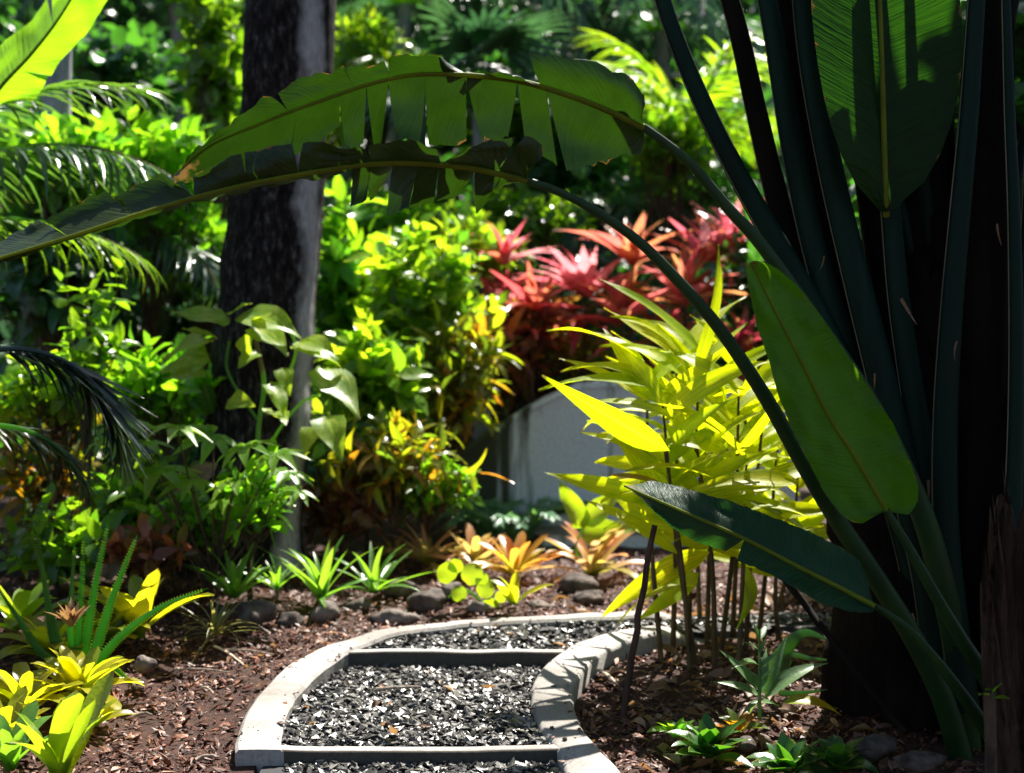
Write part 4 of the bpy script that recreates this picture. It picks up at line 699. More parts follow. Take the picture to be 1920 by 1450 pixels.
# ------------------------------------------------------------------ ginger clump
gb = P(1330, 1225, 5.5); gin = thing('shell_ginger', 'glowing yellow-green variegated ginger clump with brown canes right of the path', 'ginger', (gb[0], 5.5, float(terrain(gb[0], 5.5))))
gv = variants(5, .19, 'lance', nl=9, nw=4, droop=.7, fold=.28, wave=.05, dr=.5); gme = [mesh('leaf', v, f, M['ginger'], u) for v, f, u in gv]
g = np.random.default_rng(77); GL = []
CAN = [((1240, 1215), (1215, 690), 5.35), ((1262, 1222), (1268, 650), 5.5), ((1290, 1228), (1300, 660), 5.6), ((1305, 1235), (1240, 760), 5.3), ((1325, 1232), (1345, 690), 5.55), ((1350, 1236), (1370, 740), 5.4), ((1372, 1230), (1400, 700), 5.7), ((1398, 1225), (1440, 740), 5.5),
       ((1420, 1220), (1470, 800), 5.65), ((1295, 1240), (1250, 850), 5.2), ((1340, 1245), (1310, 840), 5.25), ((1385, 1240), (1400, 860), 5.2), ((1440, 1210), (1500, 860), 5.8), ((1315, 1220), (1330, 780), 5.75), ((1460, 1205), (1480, 980), 5.6)]
for i, (a, b, Y) in enumerate(CAN):
    p0, p1 = P(*a, Y), P(*b, Y); p0[2] = min(p0[2], float(terrain(p0[0], Y)) + .0); p1 = p1 + [0, g.normal(0, .12), 0]; p = spline([p0, (p0 + p1) / 2 + [g.normal(0, .02), g.normal(0, .03), 0], p1], 14)
    v, f, u = tube(p, np.linspace(.013, .005, 14), 7); part('cane', v, f, M['cane'], gin, u)
    az = g.uniform(-1.1, 1.1); nl = 9; H = p1 - p0
    for k in range(nl):
        s = .54 + .46 * k / (nl - 1); q = p0 + H * s; sgn = 1 if k % 2 else -1; th = az + g.normal(0, .25); d = np.array([sgn * math.cos(th) + .1 * H[0], sgn * math.sin(th) + g.normal(0, .3), .35 + .75 * (k / nl) + g.normal(0, .15)])
        GL.append(mats([q], [d], [np.array([-sgn * .4, -.7, .8]) + g.normal(0, .35, 3)], [g.uniform(.32, .54)])[0])
HAND = [((1300, 690), (1133, 598)), ((1302, 690), (1408, 484)), ((1290, 705), (1240, 618)), ((1265, 745), (1033, 674)), ((1240, 735), (1083, 633)), ((1255, 845), (1008, 770)), ((1275, 885), (1098, 800)), ((1500, 905), (1310, 918)), ((1265, 790), (1090, 720)), ((1330, 1035), (1140, 1165)),
        ((1310, 1075), (1218, 1190)), ((1350, 1000), (1185, 985)), ((1345, 880), (1420, 690)), ((1330, 760), (1275, 610)), ((1370, 800), (1465, 690)), ((1380, 850), (1480, 770)), ((1420, 1010), (1492, 1090)), ((1400, 1060), (1430, 1180)),
        ((1380, 1040), (1440, 1110)), ((1300, 870), (1350, 700)), ((1320, 900), (1230, 790)), ((1360, 930), (1270, 860)), ((1400, 900), (1330, 800)), ((1300, 1100), (1150, 1130))]
for i, (a, b) in enumerate(HAND):
    Y = 5.3 + g.normal(0, .2); p0, p1 = P(*a, Y), P(*b, Y - .1 + g.normal(0, .1)); d = p1 - p0; L = np.linalg.norm(d); lift = .22 * L
    GL.append(mats([p0], [d + [0, 0, lift]], [np.array([0, -.8, .7]) + g.normal(0, .5, 3)], [L * 1.06])[0])
place_leaves(gin, gme, GL)
og = [mesh('leaf', v, f, M['orange'], u) for v, f, u in gv[:2]]
for a, b in (((1235, 905), (1130, 880)), ((1505, 990), (1392, 922))):
    p0, p1 = P(*a, 5.1), P(*b, 5.1); m = mats([p0], [p1 - p0], [(0, -.5, 1)], [np.linalg.norm(p1 - p0)]); place_leaves(gin, og, m)

# ------------------------------------------------------------------ bromeliads and other rosettes
def brom(name, label, px, py, Y, spread, n, mat, prof='strap', lw=.17, e0=.25, e1=1.35, droop=.9, seed=0, cat='bromeliad', group=None, inner=.9, nl=8, wave=.03, dr=.3, ground=True, fold=.35, jit=.12):
    if ground:
        for _ in range(30): Y = .5 * Y + .5 * (CH - float(terrain(PX(px, Y), Y)) - .03) * F / (py - HZ)
    c = P(px, py, Y); gz = float(terrain(c[0], Y))
    t = thing(name, label, cat, (c[0], Y, min(gz, c[2])), group); vs = variants(3, lw, prof, nl=nl, nw=3, droop=droop, fold=fold, wave=wave, dr=dr); me = [mesh('leaf', v, f, M[mat], u) for v, f, u in vs]
    if c[2] - gz > .04:
        v, f, u = tube(spline([(c[0], Y, gz - .02), (c[0] + .005, Y, (gz + c[2]) / 2), c + [0, 0, .02]], 6), .018, 7); part('stem', v, f, M['twig'], t, u)
    place_leaves(t, me, rosette_mats(c, n, 1.3 * spread * Y / F, e0 + .25, e1 + .05, seed + 200, jit)); return t
BG = 'yellow bromeliads in the left bed'
brom('bromeliad', 'big yellow-green bromeliad with broad upright leaves in the bottom left corner', 112, 1478, 4.1, 172, 10, 'brom_green', 'strap', .27, .75, 1.45, .4, 1, group=BG)
brom('bromeliad', 'bright yellow bromeliad with orange-tipped leaves in front of the spiny plant', 150, 1318, 4.5, 112, 28, 'brom_yellow', 'strap', .26, .3, 1.4, .9, 2, group=BG)
brom('bromeliad', 'yellow bromeliad with a dried brown flower head among the spiny leaves', 100, 1240, 4.7, 108, 28, 'brom_yellow', 'strap', .26, .3, 1.4, .9, 3, group=BG)
brom('bromeliad', 'tall lemon yellow bromeliad standing apart right of the spiny leaves', 262, 1200, 5.05, 135, 12, 'brom_yellow', 'strap', .24, .5, 1.4, .7, 4, group=BG)
brom('bromeliad', 'yellow-green bromeliad at the left edge behind the spiny plant', 35, 1185, 5.2, 110, 16, 'brom_green', 'strap', .26, .4, 1.4, .8, 5, group=BG)
brom('bromeliad', 'orange-tinged bromeliad at the left edge above the corner one', 45, 1345, 4.35, 112, 22, 'brom_yellow', 'strap', .26, .35, 1.4, .9, 6, group=BG)
brom('bromeliad', 'dark green bromeliad cut by the left edge near the bottom', 20, 1450, 4.2, 110, 10, 'sword_green', 'strap', .30, .65, 1.4, .6, 7, group=BG)
brom('bromeliad', 'yellow bromeliad low on the mulch right of the orange-tinged one', 175, 1365, 4.5, 62, 16, 'brom_yellow', 'strap', .26, .3, 1.4, .8, 9, group=BG)
brom('bromeliad', 'lime bromeliad tucked behind the yellow cluster at the left', 165, 1215, 5.2, 90, 14, 'brom_green', 'strap', .26, .4, 1.4, .8, 10, group=BG)
brom('bromeliad', 'lemon bromeliad at the left edge just above the dark green one', 5, 1395, 4.3, 95, 14, 'brom_yellow', 'strap', .28, .4, 1.4, .7, 16, group=BG)
brom('bromeliad', 'small yellow bromeliad between the spiny plant and the tall lemon one', 205, 1205, 4.95, 85, 16, 'brom_yellow', 'strap', .26, .3, 1.4, .8, 8, group=BG)
bg = 'salmon bromeliads behind the far kerb'
brom('bromeliad', 'striped salmon and cream bromeliad, leftmost of the colourful row behind the kerb', 802, 1062, 7.0, 100, 22, 'brom_pink', 'sword', .16, .2, 1.3, .9, 11, group=bg)
brom('bromeliad', 'pale pink bromeliad in the middle of the colourful row', 890, 1074, 6.9, 90, 22, 'brom_pink', 'strap', .19, .2, 1.3, .8, 12, group=bg)
brom('bromeliad', 'deep orange bromeliad at the right of the colourful row', 965, 1085, 6.75, 88, 20, 'brom_orange', 'strap', .21, .2, 1.3, .7, 13, group=bg)
brom('bromeliad', 'rosy pink bromeliad on the dark rocks by the concrete steps', 1112, 1082, 7.1, 112, 24, 'brom_pink', 'strap', .16, .1, 1.35, .7, 14, group=bg)
brom('bromeliad', 'reddish orange bromeliad peeking between the salmon one and the trunk', 740, 1050, 7.3, 70, 14, 'brom_orange', 'sword', .16, .15, 1.2, .8, 15, group=bg)
sg = 'green sword-leaved rosettes along the rocks'
brom('sword_leaved_rosette', 'green sword-leaved rosette in front of the trunk left side', 440, 1125, 6.15, 108, 18, 'sword_green', 'sword', .13, .3, 1.35, .6, 21, 'rosette plant', sg)
brom('sword_leaved_rosette', 'largest green sword-leaved rosette with a long leaf reaching left', 603, 1130, 5.95, 125, 16, 'sword_green', 'sword', .16, .3, 1.4, .7, 22, 'rosette plant', sg)
brom('sword_leaved_rosette', 'green sword-leaved rosette on the rocks right of the largest one', 702, 1115, 6.35, 105, 16, 'sword_green', 'sword', .15, .25, 1.35, .7, 23, 'rosette plant', sg)
brom('sword_leaved_rosette', 'small sword-leaved rosette at the right foot of the trunk', 520, 1110, 6.4, 75, 14, 'sword_green', 'sword', .14, .3, 1.35, .7, 24, 'rosette plant', sg)
brom('grass_tuft', 'pale wispy grass tuft on the mulch left of the dark rounded rock', 402, 1195, 5.5, 90, 34, 'tuft', 'sword', .055, .25, 1.45, 1.3, 25, 'grass tuft', dr=.7, jit=.3)
brom('bromeliad', 'tiny two-leaved lime bromeliad seedling by the far kerb', 962, 1138, 6.0, 66, 7, 'brom_yellow', 'strap', .28, .5, 1.4, .6, 26, group='bromeliad seedlings')
brom('leafy_succulent', 'dark green broad-leaved succulent with yellow edges near the bottom right', 1330, 1425, 4.2, 78, 20, 'succ', 'ovate', .5, .15, 1.35, .6, 31, 'succulent', 'low succulents in the right bed', nl=5)
brom('leafy_succulent', 'dark green succulent at the bottom edge left of the flat stones', 1480, 1455, 4.12, 70, 18, 'succ', 'ovate', .55, .2, 1.3, .6, 32, 'succulent', 'low succulents in the right bed', nl=5)
brom('leafy_succulent', 'deep green succulent at the bottom edge against the traveller palm', 1570, 1450, 4.15, 70, 18, 'succ', 'ovate', .55, .2, 1.3, .6, 33, 'succulent', 'low succulents in the right bed', nl=5)
brom('leafy_succulent', 'small lime shoot with an orange leaf between the grey-green plant and the kerb', 1268, 1385, 4.35, 44, 12, 'bright', 'ovate', .55, .2, 1.2, .6, 34, 'succulent', 'low succulents in the right bed', nl=5)
brom('leafy_succulent', 'orange-flushed little succulent just below the grey-green plant', 1385, 1375, 4.4, 46, 12, 'orange', 'ovate', .5, .2, 1.2, .6, 35, 'succulent', 'low succulents in the right bed', nl=5)
brom('seedling', 'two-leaved green seedling on the dead sheaths at far right', 1855, 1310, 3.85, 34, 4, 'green', 'ovate', .5, .2, .9, .5, 36, 'seedling', ground=False, nl=5)
# single hand-laid leaves
def strap(parent, pts, Y0, Y1, w, mat, name='leaf', thick=.35, n=20, teeth=False):
    q = spline([(a, b, 0) for a, b in pts], n); Ys = np.linspace(Y0, Y1, n); p = np.array([P(a, b, y) for (a, b, _), y in zip(q, Ys)]); t = np.linspace(0, 1, n); r = w * Ys / F / 2 * np.clip(1.02 - t ** 1.6, .03, 1) * np.minimum(1, .75 + t * 2)
    v, f, u = tube(p, r, 8, flat=thick); parts = [(v, f, u)]
    if teeth:
        tn = nrm(np.gradient(p, axis=0)); sd_ = nrm(np.cross(tn, [0, 1, 0])); m = 44; tt = np.linspace(.04, .95, m); i = (tt * (n - 1)).astype(int)
        for s in (-1, 1):
            for k, kk in zip(tt, i):
                fr = k * (n - 1) - kk; c = p[kk] + (p[min(kk + 1, n - 1)] - p[kk]) * fr; a = c + sd_[kk] * s * r[kk] * .93; h = .0075
                parts.append((np.array([a - tn[kk] * .003, a + tn[kk] * .003, a + sd_[kk] * s * h + tn[kk] * .004, a + [0, .003, 0]]), np.array([(0, 1, 2, 2), (1, 3, 2, 2), (3, 0, 2, 2)]), np.tile([.5, .5], (4, 1))))
        v, f, u = merge(parts[0]); 
        tv, tf, tu = merge(*parts[1:]); o = part(name, v, f, mat, parent, u); part_t = link('teeth', mesh('teeth', tv - np.array(world(o)), tf[:, :3], M['brom_green'], tu), o, kind='stuff'); return o
    return part(name, v, f, mat, parent, u)
al = thing('spiny_aloe', 'dark green spiny-edged plant with long thin upright leaves among yellow bromeliads', 'aloe', (PX(165, 5.05), 5.05, float(terrain(PX(165, 5.05), 5.05))))
for pts, w in (([(130, 1255), (100, 1200), (85, 1100), (70, 998)], 20), ([(140, 1258), (132, 1180), (136, 1090), (140, 1018)], 18), ([(145, 1258), (148, 1180), (153, 1090), (157, 1005)], 18), ([(155, 1258), (165, 1180), (182, 1080), (203, 980)], 22), ([(165, 1260), (182, 1210), (215, 1110), (258, 1002)], 24),
               ([(172, 1258), (225, 1195), (300, 1140), (390, 1103)], 20), ([(120, 1258), (70, 1215), (35, 1160), (-10, 1095)], 22), ([(165, 1262), (185, 1256), (208, 1250), (232, 1268), (258, 1295)], 14), ([(135, 1256), (110, 1200), (80, 1080), (58, 1000)], 14)):
    strap(al, pts, 5.05, 4.95 + RNG.normal(0, .08), w * .8, M['aloe'], teeth=True)
dh = thing('dried_flower_head', 'papery brown dried flower head above the yellow bromeliads', 'flower head', P(133, 1180, 4.66)); vs = variants(3, .3, 'lance', nl=5, nw=2, droop=.3, fold=.5, dr=.3)
place_leaves(dh, [mesh('petal', v, f, M['dry'], u) for v, f, u in vs], rosette_mats(P(133, 1180, 4.66), 16, .115, .9, 1.5, 5), 'petal')
kal = thing('kalanchoe', 'grey-green succulent with an upright stem and long paired leaves in the right bed', 'kalanchoe', (PX(1425, 4.6), 4.6, float(terrain(PX(1425, 4.6), 4.6))))
v, f, u = tube(spline([(PX(1425, 4.6), 4.6, -.06), P(1424, 1280, 4.6), P(1424, 1180, 4.6)], 10), np.linspace(.008, .004, 10), 7); part('stem', v, f, M['kal'], kal, u)
kv = variants(3, .24, 'lance', nl=7, nw=3, droop=.55, fold=.4, dr=.3); kme = [mesh('leaf', v, f, M['kal'], u) for v, f, u in kv]; KL = []
for a, b in (((1428, 1300), (1352, 1226)), ((1424, 1305), (1344, 1278)), ((1432, 1310), (1545, 1238)), ((1430, 1300), (1475, 1200)), ((1428, 1290), (1440, 1215)), ((1424, 1250), (1392, 1238)), ((1426, 1250), (1462, 1226)), ((1425, 1225), (1400, 1200)), ((1425, 1225), (1440, 1195)), ((1424, 1200), (1412, 1168)), ((1425, 1200), (1436, 1172)), ((1424, 1315), (1380, 1330)), ((1430, 1318), (1470, 1335)), ((1422, 1320), (1400, 1345)), ((1428, 1280), (1405, 1255)), ((1428, 1275), (1452, 1255))):
    p0, p1 = P(*a, 4.6), P(*b, 4.6 + RNG.normal(0, .05)); d = p1 - p0; L = np.linalg.norm(d); KL.append(mats([p0], [d + [0, RNG.normal(0, .03), .2 * L]], [(0, -.5, 1)], [L * 1.08])[0])
place_leaves(kal, kme, KL)
ym = [mesh('leaf', v, f, M['brom_yellow'], u) for v, f, u in variants(1, .27, 'lance', nl=8, nw=3, droop=1.1, fold=.3)]
p0, p1 = P(1468, 1318, 4.55), P(1570, 1342, 4.5); place_leaves(kal, ym, mats([p0], [p1 - p0 + [0, 0, .09]], [(0, -.4, 1)], [.22]))
ar = thing('striped_arching_plant', 'plant with a pale streaked arching leaf behind the grey-green succulent', 'plant', (PX(1470, 4.9), 4.9, float(terrain(PX(1470, 4.9), 4.9))))
for pts, w in (([(1462, 1265), (1475, 1215), (1510, 1187), (1556, 1202)], 34), ([(1466, 1268), (1480, 1230), (1520, 1235), (1575, 1240)], 14), ([(1460, 1300), (1500, 1300), (1560, 1292)], 12)):
    strap(ar, pts, 4.9, 4.8, w, M['kal'], thick=.2)
# creeping round-leaved plant and the upright lobed leaf by the steps
rl = thing('round_leaved_creeper', 'lime creeper with coin-round leaves trailing over the pale rocks', 'creeper', (PX(860, 6.2), 6.2, float(terrain(PX(860, 6.2), 6.2)))); rv = variants(2, .95, 'round', nl=6, nw=4, droop=.4, fold=.1, wave=.04); rme = [mesh('leaf', v, f, M['brom_green'], u) for v, f, u in rv]; RL = []
for (x, y, s) in ((838, 1095, 46), (880, 1098, 44), (858, 1075, 30), (900, 1120, 36), (920, 1152, 34), (868, 1128, 32), (935, 1130, 24), (905, 1098, 26)):
    p0 = P(x, y, 6.0); RL.append(mats([p0], [(RNG.normal(0, .4), -.25, 1.)], [(RNG.normal(0, .3), -1, .5)], [s * 6.0 / F])[0])
place_leaves(rl, rme, RL); v, f, u = tube(spline([P(840, 1120, 6.05), P(870, 1105, 6.03), P(900, 1125, 6.02), P(935, 1150, 6.0)], 16), .006, 6); part('stem', v, f, M['sword_green'], rl, u)
el = thing('lobed_leaf_plant', 'tall pale green plant with a wavy lobed leaf before the concrete steps', 'plant', (PX(1095, 6.9), 6.9, float(terrain(PX(1095, 6.9), 6.9))))
v, f, u = tube(spline([P(1105, 1085, 6.9), P(1080, 1030, 6.88), P(1095, 985, 6.85)], 12), np.linspace(.009, .005, 12), 6); part('stem', v, f, M['sword_green'], el, u)
em = [mesh('leaf', v, f, M['brom_green'], u) for v, f, u in variants(2, .42, 'heart', nl=9, nw=4, droop=.4, fold=.4, wave=.14)]
place_leaves(el, em, np.array([mats([P(*a, 6.85)], [P(*b, 6.8) - P(*a, 6.85)], [(0, -.8, .6)], [1.1 * np.linalg.norm(P(*b, 6.8) - P(*a, 6.85))])[0] for a, b in (((1092, 990), (1052, 905)), ((1095, 985), (1160, 915)), ((1090, 1010), (1200, 985)))]))

# ------------------------------------------------------------------ big palm trunk and the variegated vine on it
TY = 7.0; tp = thing('tall_palm_tree', 'massive dark ringed palm trunk with a pale lichen band and a painted sunlit right edge, left of centre', 'palm tree', (PX(462, TY), TY, float(terrain(PX(462, TY), TY))))
prof = [(-2500, 640, 150), (-1200, 595, 155), (0, 546, 172), (200, 535, 164), (340, 522, 166), (500, 508, 180), (640, 496, 188), (800, 482, 192), (920, 462, 214), (1000, 450, 236), (1060, 446, 252), (1110, 446, 270)]
n = 120; q = spline([(c, y, w) for y, c, w in prof][::-1], n); pts = np.array([P(a, b, TY) for a, b, w in q]); rr = q[:, 2] * TY / F / 2; rr *= 1 + .012 * np.sin(np.arange(n) * 1.3)
th = np.linspace(0, 2 * np.pi, 49); ring = np.stack([np.cos(th), np.sin(th), 0 * th], -1)                    # u = .5 left edge, .75 facing the camera, 1 right edge
V = pts[:, None] + rr[:, None, None] * ring[None]; V = V.reshape(-1, 3); hh = np.repeat(pts[:, 2], 49); V[:, :2] += ((vnoise(np.tile(np.cos(th) * 2 + 9, n), hh * 3 + 20, 2., 3) - .5) * .025)[:, None]
UV = np.stack([np.tile(th / 2 / np.pi, n), hh], -1); part('trunk', V, grid_faces(n, 49), M['palm_bark'], tp, UV)
def frond_geo(base, d, L, droop, nleaf, ll, lw, seed, sag=.5, ang=.9, roll=0., leafdroop=.8, taper=.7):
    """feather frond: rachis points and leaflet matrices"""
    g = np.random.default_rng(seed); d = nrm(d); n = 24; pts = [np.asarray(base, float)]; hd = d.copy(); el = math.asin(d[2]); az = math.atan2(d[1], d[0])
    for i in range(n):
        e = el - droop * ((i + .5) / n) ** 1.4; pts.append(pts[-1] + L / n * np.array([math.cos(az) * math.cos(e), math.sin(az) * math.cos(e), math.sin(e)]))
    p = np.array(pts); tn = nrm(np.gradient(p, axis=0)); side = nrm(np.cross(tn, [0, 0, 1.])); upv = np.cross(side, tn); Ms = []
    side, upv = side * math.cos(roll) + upv * math.sin(roll), upv * math.cos(roll) - side * math.sin(roll)
    for k in range(nleaf):
        t = .12 + .88 * k / (nleaf - 1); x = t * n; i = min(int(x), n - 1); c = p[i] + (p[i + 1] - p[i]) * (x - i); a = ang * (1 - .55 * t)
        for s in (-1, 1):
            dd = tn[i] * math.cos(a) + side[i] * s * math.sin(a) + upv[i] * .12 - np.array([0, 0, sag * .5]) + g.normal(0, .06, 3); l = ll * (.45 + .55 * math.sin(math.pi * min(1, .12 + t * .8)) ** .7) * (1 - .35 * max(0, t - taper)) * g.uniform(.85, 1.1)
            Ms.append(mats([c], [dd], [upv[i] * .8 + side[i] * s * -.25 + g.normal(0, .12, 3)], [l])[0])
    return p, np.array(Ms)
def frond(parent, base, d, L, droop, nleaf, ll, lw, mat, seed, split=False, rr=.014, leafdroop=.8, stem='sword_green', **k):
    p, Ms = frond_geo(base, d, L, droop, nleaf, ll, lw, seed, leafdroop=leafdroop, **k); v, f, u = tube(p, np.linspace(rr, rr * .25, len(p)), 6); vs = variants(3, lw, 'lance', nl=5, nw=2, droop=leafdroop, fold=.3, dr=.4)
    if split:
        o = part('frond', v, f, M[stem], parent, u); key = ('lf', mat, lw)
        if key not in LV: LV[key] = [mesh('leaflet', a, b, M[mat], c) for a, b, c in vs]
        place_leaves(o, LV[key], Ms, 'leaflet')
    else:
        V, Fc, U, R = joined(vs, Ms, world(parent), seed); o = link('frond', mesh('frond', V, Fc, M[mat], U, R), parent)
        link('midrib', mesh('midrib', v - np.array(world(parent)), f, M[stem], u), o)
    return o
ctop = pts[-1]
for k in range(11):
    a = k * 2 * math.pi / 11 + .2; frond(tp, ctop + [0, 0, .05], (math.cos(a), math.sin(a), .55 + .35 * (k % 3)), 2.6, 1.7, 34, .62, .07, 'frond', 300 + k, rr=.03)
pv = thing('variegated_pothos', 'variegated cream and green vine climbing the palm trunk', 'vine', (PX(470, 6.55), 6.6, float(terrain(PX(470, 6.6), 6.6))))
for pts2, r in (([(470, 1060), (480, 900), (485, 800), (495, 720), (480, 640)], .012), ([(485, 790), (450, 740), (425, 690), (430, 640)], .007), ([(490, 740), (530, 720), (555, 660), (545, 620)], .008), ([(500, 900), (510, 830), (560, 760), (600, 740)], .007)):
    p = np.array([P(a, b, 6.45) for a, b in pts2]); v, f, u = tube(spline(p, 24), r, 6); part('stem', v, f, M['sword_green'], pv, u)
pvv = variants(4, .58, 'heart', nl=7, nw=4, droop=.6, fold=.22, wave=.07, dr=.4); pme = [mesh('leaf', v, f, M['pothos'], u) for v, f, u in pvv]; PL = []
for (a, b) in (((430, 605), (325, 588)), ((430, 590), (470, 565)), ((450, 590), (565, 612)), ((400, 640), (300, 642)), ((405, 635), (340, 615)), ((480, 615), (545, 660)), ((545, 650), (650, 670)), ((560, 650), (600, 650)), ((455, 665), (470, 640)), ((480, 660), (445, 690)), ((530, 690), (545, 740)), ((505, 720), (550, 765)), ((430, 750), (482, 765)), ((600, 690), (680, 775)), ((610, 780), (640, 850)), ((395, 680), (290, 680)), ((385, 700), (310, 712)), ((510, 770), (545, 790)), ((560, 640), (635, 655)), ((590, 800), (560, 850)), ((470, 600), (520, 590))):
    p0, p1 = P(*a, 6.3), P(*b, 6.2 + RNG.normal(0, .06)); d = p1 - p0; L = max(.16, np.linalg.norm(d)); PL.append(mats([p0], [d + [0, -.05, .12 * L]], [np.array([0, -.55, .8]) + RNG.normal(0, .2, 3)], [L * 1.05])[0])
place_leaves(pv, pme, PL)
dlf = link('dry_leaf', mesh('dry_leaf', *dl[0][:2], M['dry'], dl[0][2])); dlf.matrix_basis = Matrix(mats([P(408, 870, 6.3)], [P(335, 925, 6.25) - P(408, 870, 6.3)], [(0, -.8, .5)], [.25])[0].tolist()); tag(dlf, 'large crinkled tan dead leaf caught in the foliage before the trunk', 'dry leaf')
# lobed-leaf plant below the vine
pa = thing('papaya_plant', 'green deeply lobed papaya-like leaves spreading in front of the trunk', 'papaya', (PX(400, 6.0), 6.1, float(terrain(PX(400, 6.1), 6.1))))
def palmate(n=7, seed=0):
    ms = []
    for k in range(n):
        a = (k / (n - 1) - .5) * 4.2; v, f, u = leaf(.3, 'lance', 4, 2, .6, .3, .05, k); L = 1 - .25 * abs(a) / 2.1; R = np.array([[math.cos(a), math.sin(a), 0], [-math.sin(a), math.cos(a), 0], [0, 0, 1]]); ms.append((v * L @ R.T + [0, 0, .004 * k], f, u))
    return merge(*ms)
pm = mesh('leaf', *palmate()[:2], M['papaya'], palmate()[2]); PLM = []; tops = []
for (x, y, s) in ((235, 790, 60), (270, 830, 70), (330, 800, 60), (400, 815, 70), (460, 835, 62), (520, 850, 56), (300, 880, 80), (360, 900, 60), (440, 900, 60), (490, 910, 55), (540, 885, 56), (250, 880, 56), (200, 820, 50), (560, 920, 46), (420, 940, 46)):
    c = P(x, y, 6.0 + RNG.normal(0, .12)); PLM.append(mats([c], [(RNG.normal(0, .6), -.8, -.15)], [np.array([0, -.35, 1]) + RNG.normal(0, .2, 3)], [1.35 * s * 6.0 / F])[0]); tops.append(c)
place_leaves(pa, [pm], PLM); bp = np.array([PX(400, 6.1), 6.1, float(terrain(PX(400, 6.1), 6.1))]); b = merge(*[tube(spline([bp + [0, 0, .25 * (i % 3) / 3], (bp + c) / 2 + [0, 0, .06], c], 8), np.linspace(.008, .003, 8), 5) for i, c in enumerate(tops)]); part('branches', b[0], b[1], M['twig'], pa, b[2], kind='stuff')

# ------------------------------------------------------------------ palms, banana and fern
bn = thing('banana_plant', 'banana plant with one big bright leaf rising across the top left corner', 'banana', (PX(-260, 6.4), 6.4, float(terrain(PX(-260, 6.4), 6.4))))
v, f, u = tube(spline([(PX(-260, 6.4), 6.4, 0), (PX(-250, 6.4), 6.4, 1.2), (PX(-240, 6.4), 6.4, 2.0)], 14), np.linspace(.12, .06, 14), 12); part('trunk', v, f, M['stalk_green'], bn, u)
midb = [(0, -70, 260), (.2, 0, 165), (.45, 60, 100), (.7, 120, 20), (1, 200, -120)]
upb = [(0, -90, 240), (.15, -60, 150), (.35, 10, 75), (.5, 60, 40), (.7, 110, -30), (1, 195, -125)]; lob = [(0, -50, 250), (.12, 5, 190), (.2, 66, 190), (.4, 108, 118), (.6, 165, 60), (.8, 205, -5), (1, 205, -118)]
big_leaf(midb, upb, lob, [.62], [.33], [(0, 6.2), (1, 6.0)], M['banana'], bn, .12, .05, (9, 3), 31, 50, name='leaf_blade')
petiole([(-70, 260), (-150, 330), (-240, 400)], 6.2, 6.38, 12, 26, M['stalk_green'], parent=bn)
sp = thing('slender_palm_tree', 'slender pale grey palm trunk behind the banana leaf at top left', 'palm tree', (PX(106, 8.2), 8.2, float(terrain(PX(106, 8.2), 8.2))))
v, f, u = tube(spline([(PX(106, 8.2), 8.2, 0), P(106, 300, 8.2), P(108, 100, 8.2), P(116, -100, 8.2), P(120, -1500, 8.2)], 30), np.linspace(.095, .075, 30), 14); part('trunk', v, f, M['grey_bark'], sp, u)
for k in range(8):
    a = k * .785; frond(sp, P(120, -1500, 8.2), (math.cos(a), math.sin(a), .6), 2.2, 1.6, 26, .55, .07, 'frond', 330 + k, rr=.025)
lp = thing('feather_palm', 'feather palm at the left edge with a white-lit frond arching right', 'palm', (PX(-200, 6.6), 6.6, float(terrain(PX(-200, 6.6), 6.6))))
v, f, u = tube(spline([(PX(-200, 6.6), 6.6, 0), (PX(-190, 6.6), 6.6, .8), P(-180, 420, 6.6)], 12), np.linspace(.07, .045, 12), 10); part('trunk', v, f, M['grey_bark'], lp, u)
frond(lp, P(-170, 340, 6.55), (1, -.1, .42), 1.45, .95, 36, .46, .085, 'frond', 341, True, leafdroop=1.0, sag=.6, ang=1.05)
frond(lp, P(-170, 300, 6.6), (.85, .1, .70), 1.3, .9, 30, .42, .085, 'frond', 342, True, leafdroop=.7, sag=.2)
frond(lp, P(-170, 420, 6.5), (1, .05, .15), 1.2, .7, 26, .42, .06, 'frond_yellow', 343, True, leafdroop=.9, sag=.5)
frond(lp, P(-170, 300, 6.6), (-.4, .4, .9), 1.4, .9, 24, .45, .06, 'frond', 344)
dp = thing('drooping_feather_palm', 'small dark blue-green palm with a frond hanging down at the left edge', 'palm', (PX(-150, 5.4), 5.4, float(terrain(PX(-150, 5.4), 5.4))))
v, f, u = tube(spline([(PX(-150, 5.4), 5.4, 0), (PX(-120, 5.4), 5.4, .6), P(-90, 690, 5.4)], 10), np.linspace(.05, .03, 10), 8); part('trunk', v, f, M['stalk_brown'], dp, u)
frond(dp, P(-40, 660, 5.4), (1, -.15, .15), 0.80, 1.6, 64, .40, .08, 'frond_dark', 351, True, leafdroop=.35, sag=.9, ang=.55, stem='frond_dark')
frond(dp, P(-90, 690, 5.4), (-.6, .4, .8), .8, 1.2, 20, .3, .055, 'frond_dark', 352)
frond(dp, P(-60, 800, 5.5), (1, .1, .1), .55, 1.3, 30, .34, .07, 'frond_dark', 353, True, leafdroop=.5, sag=.8, ang=.7)
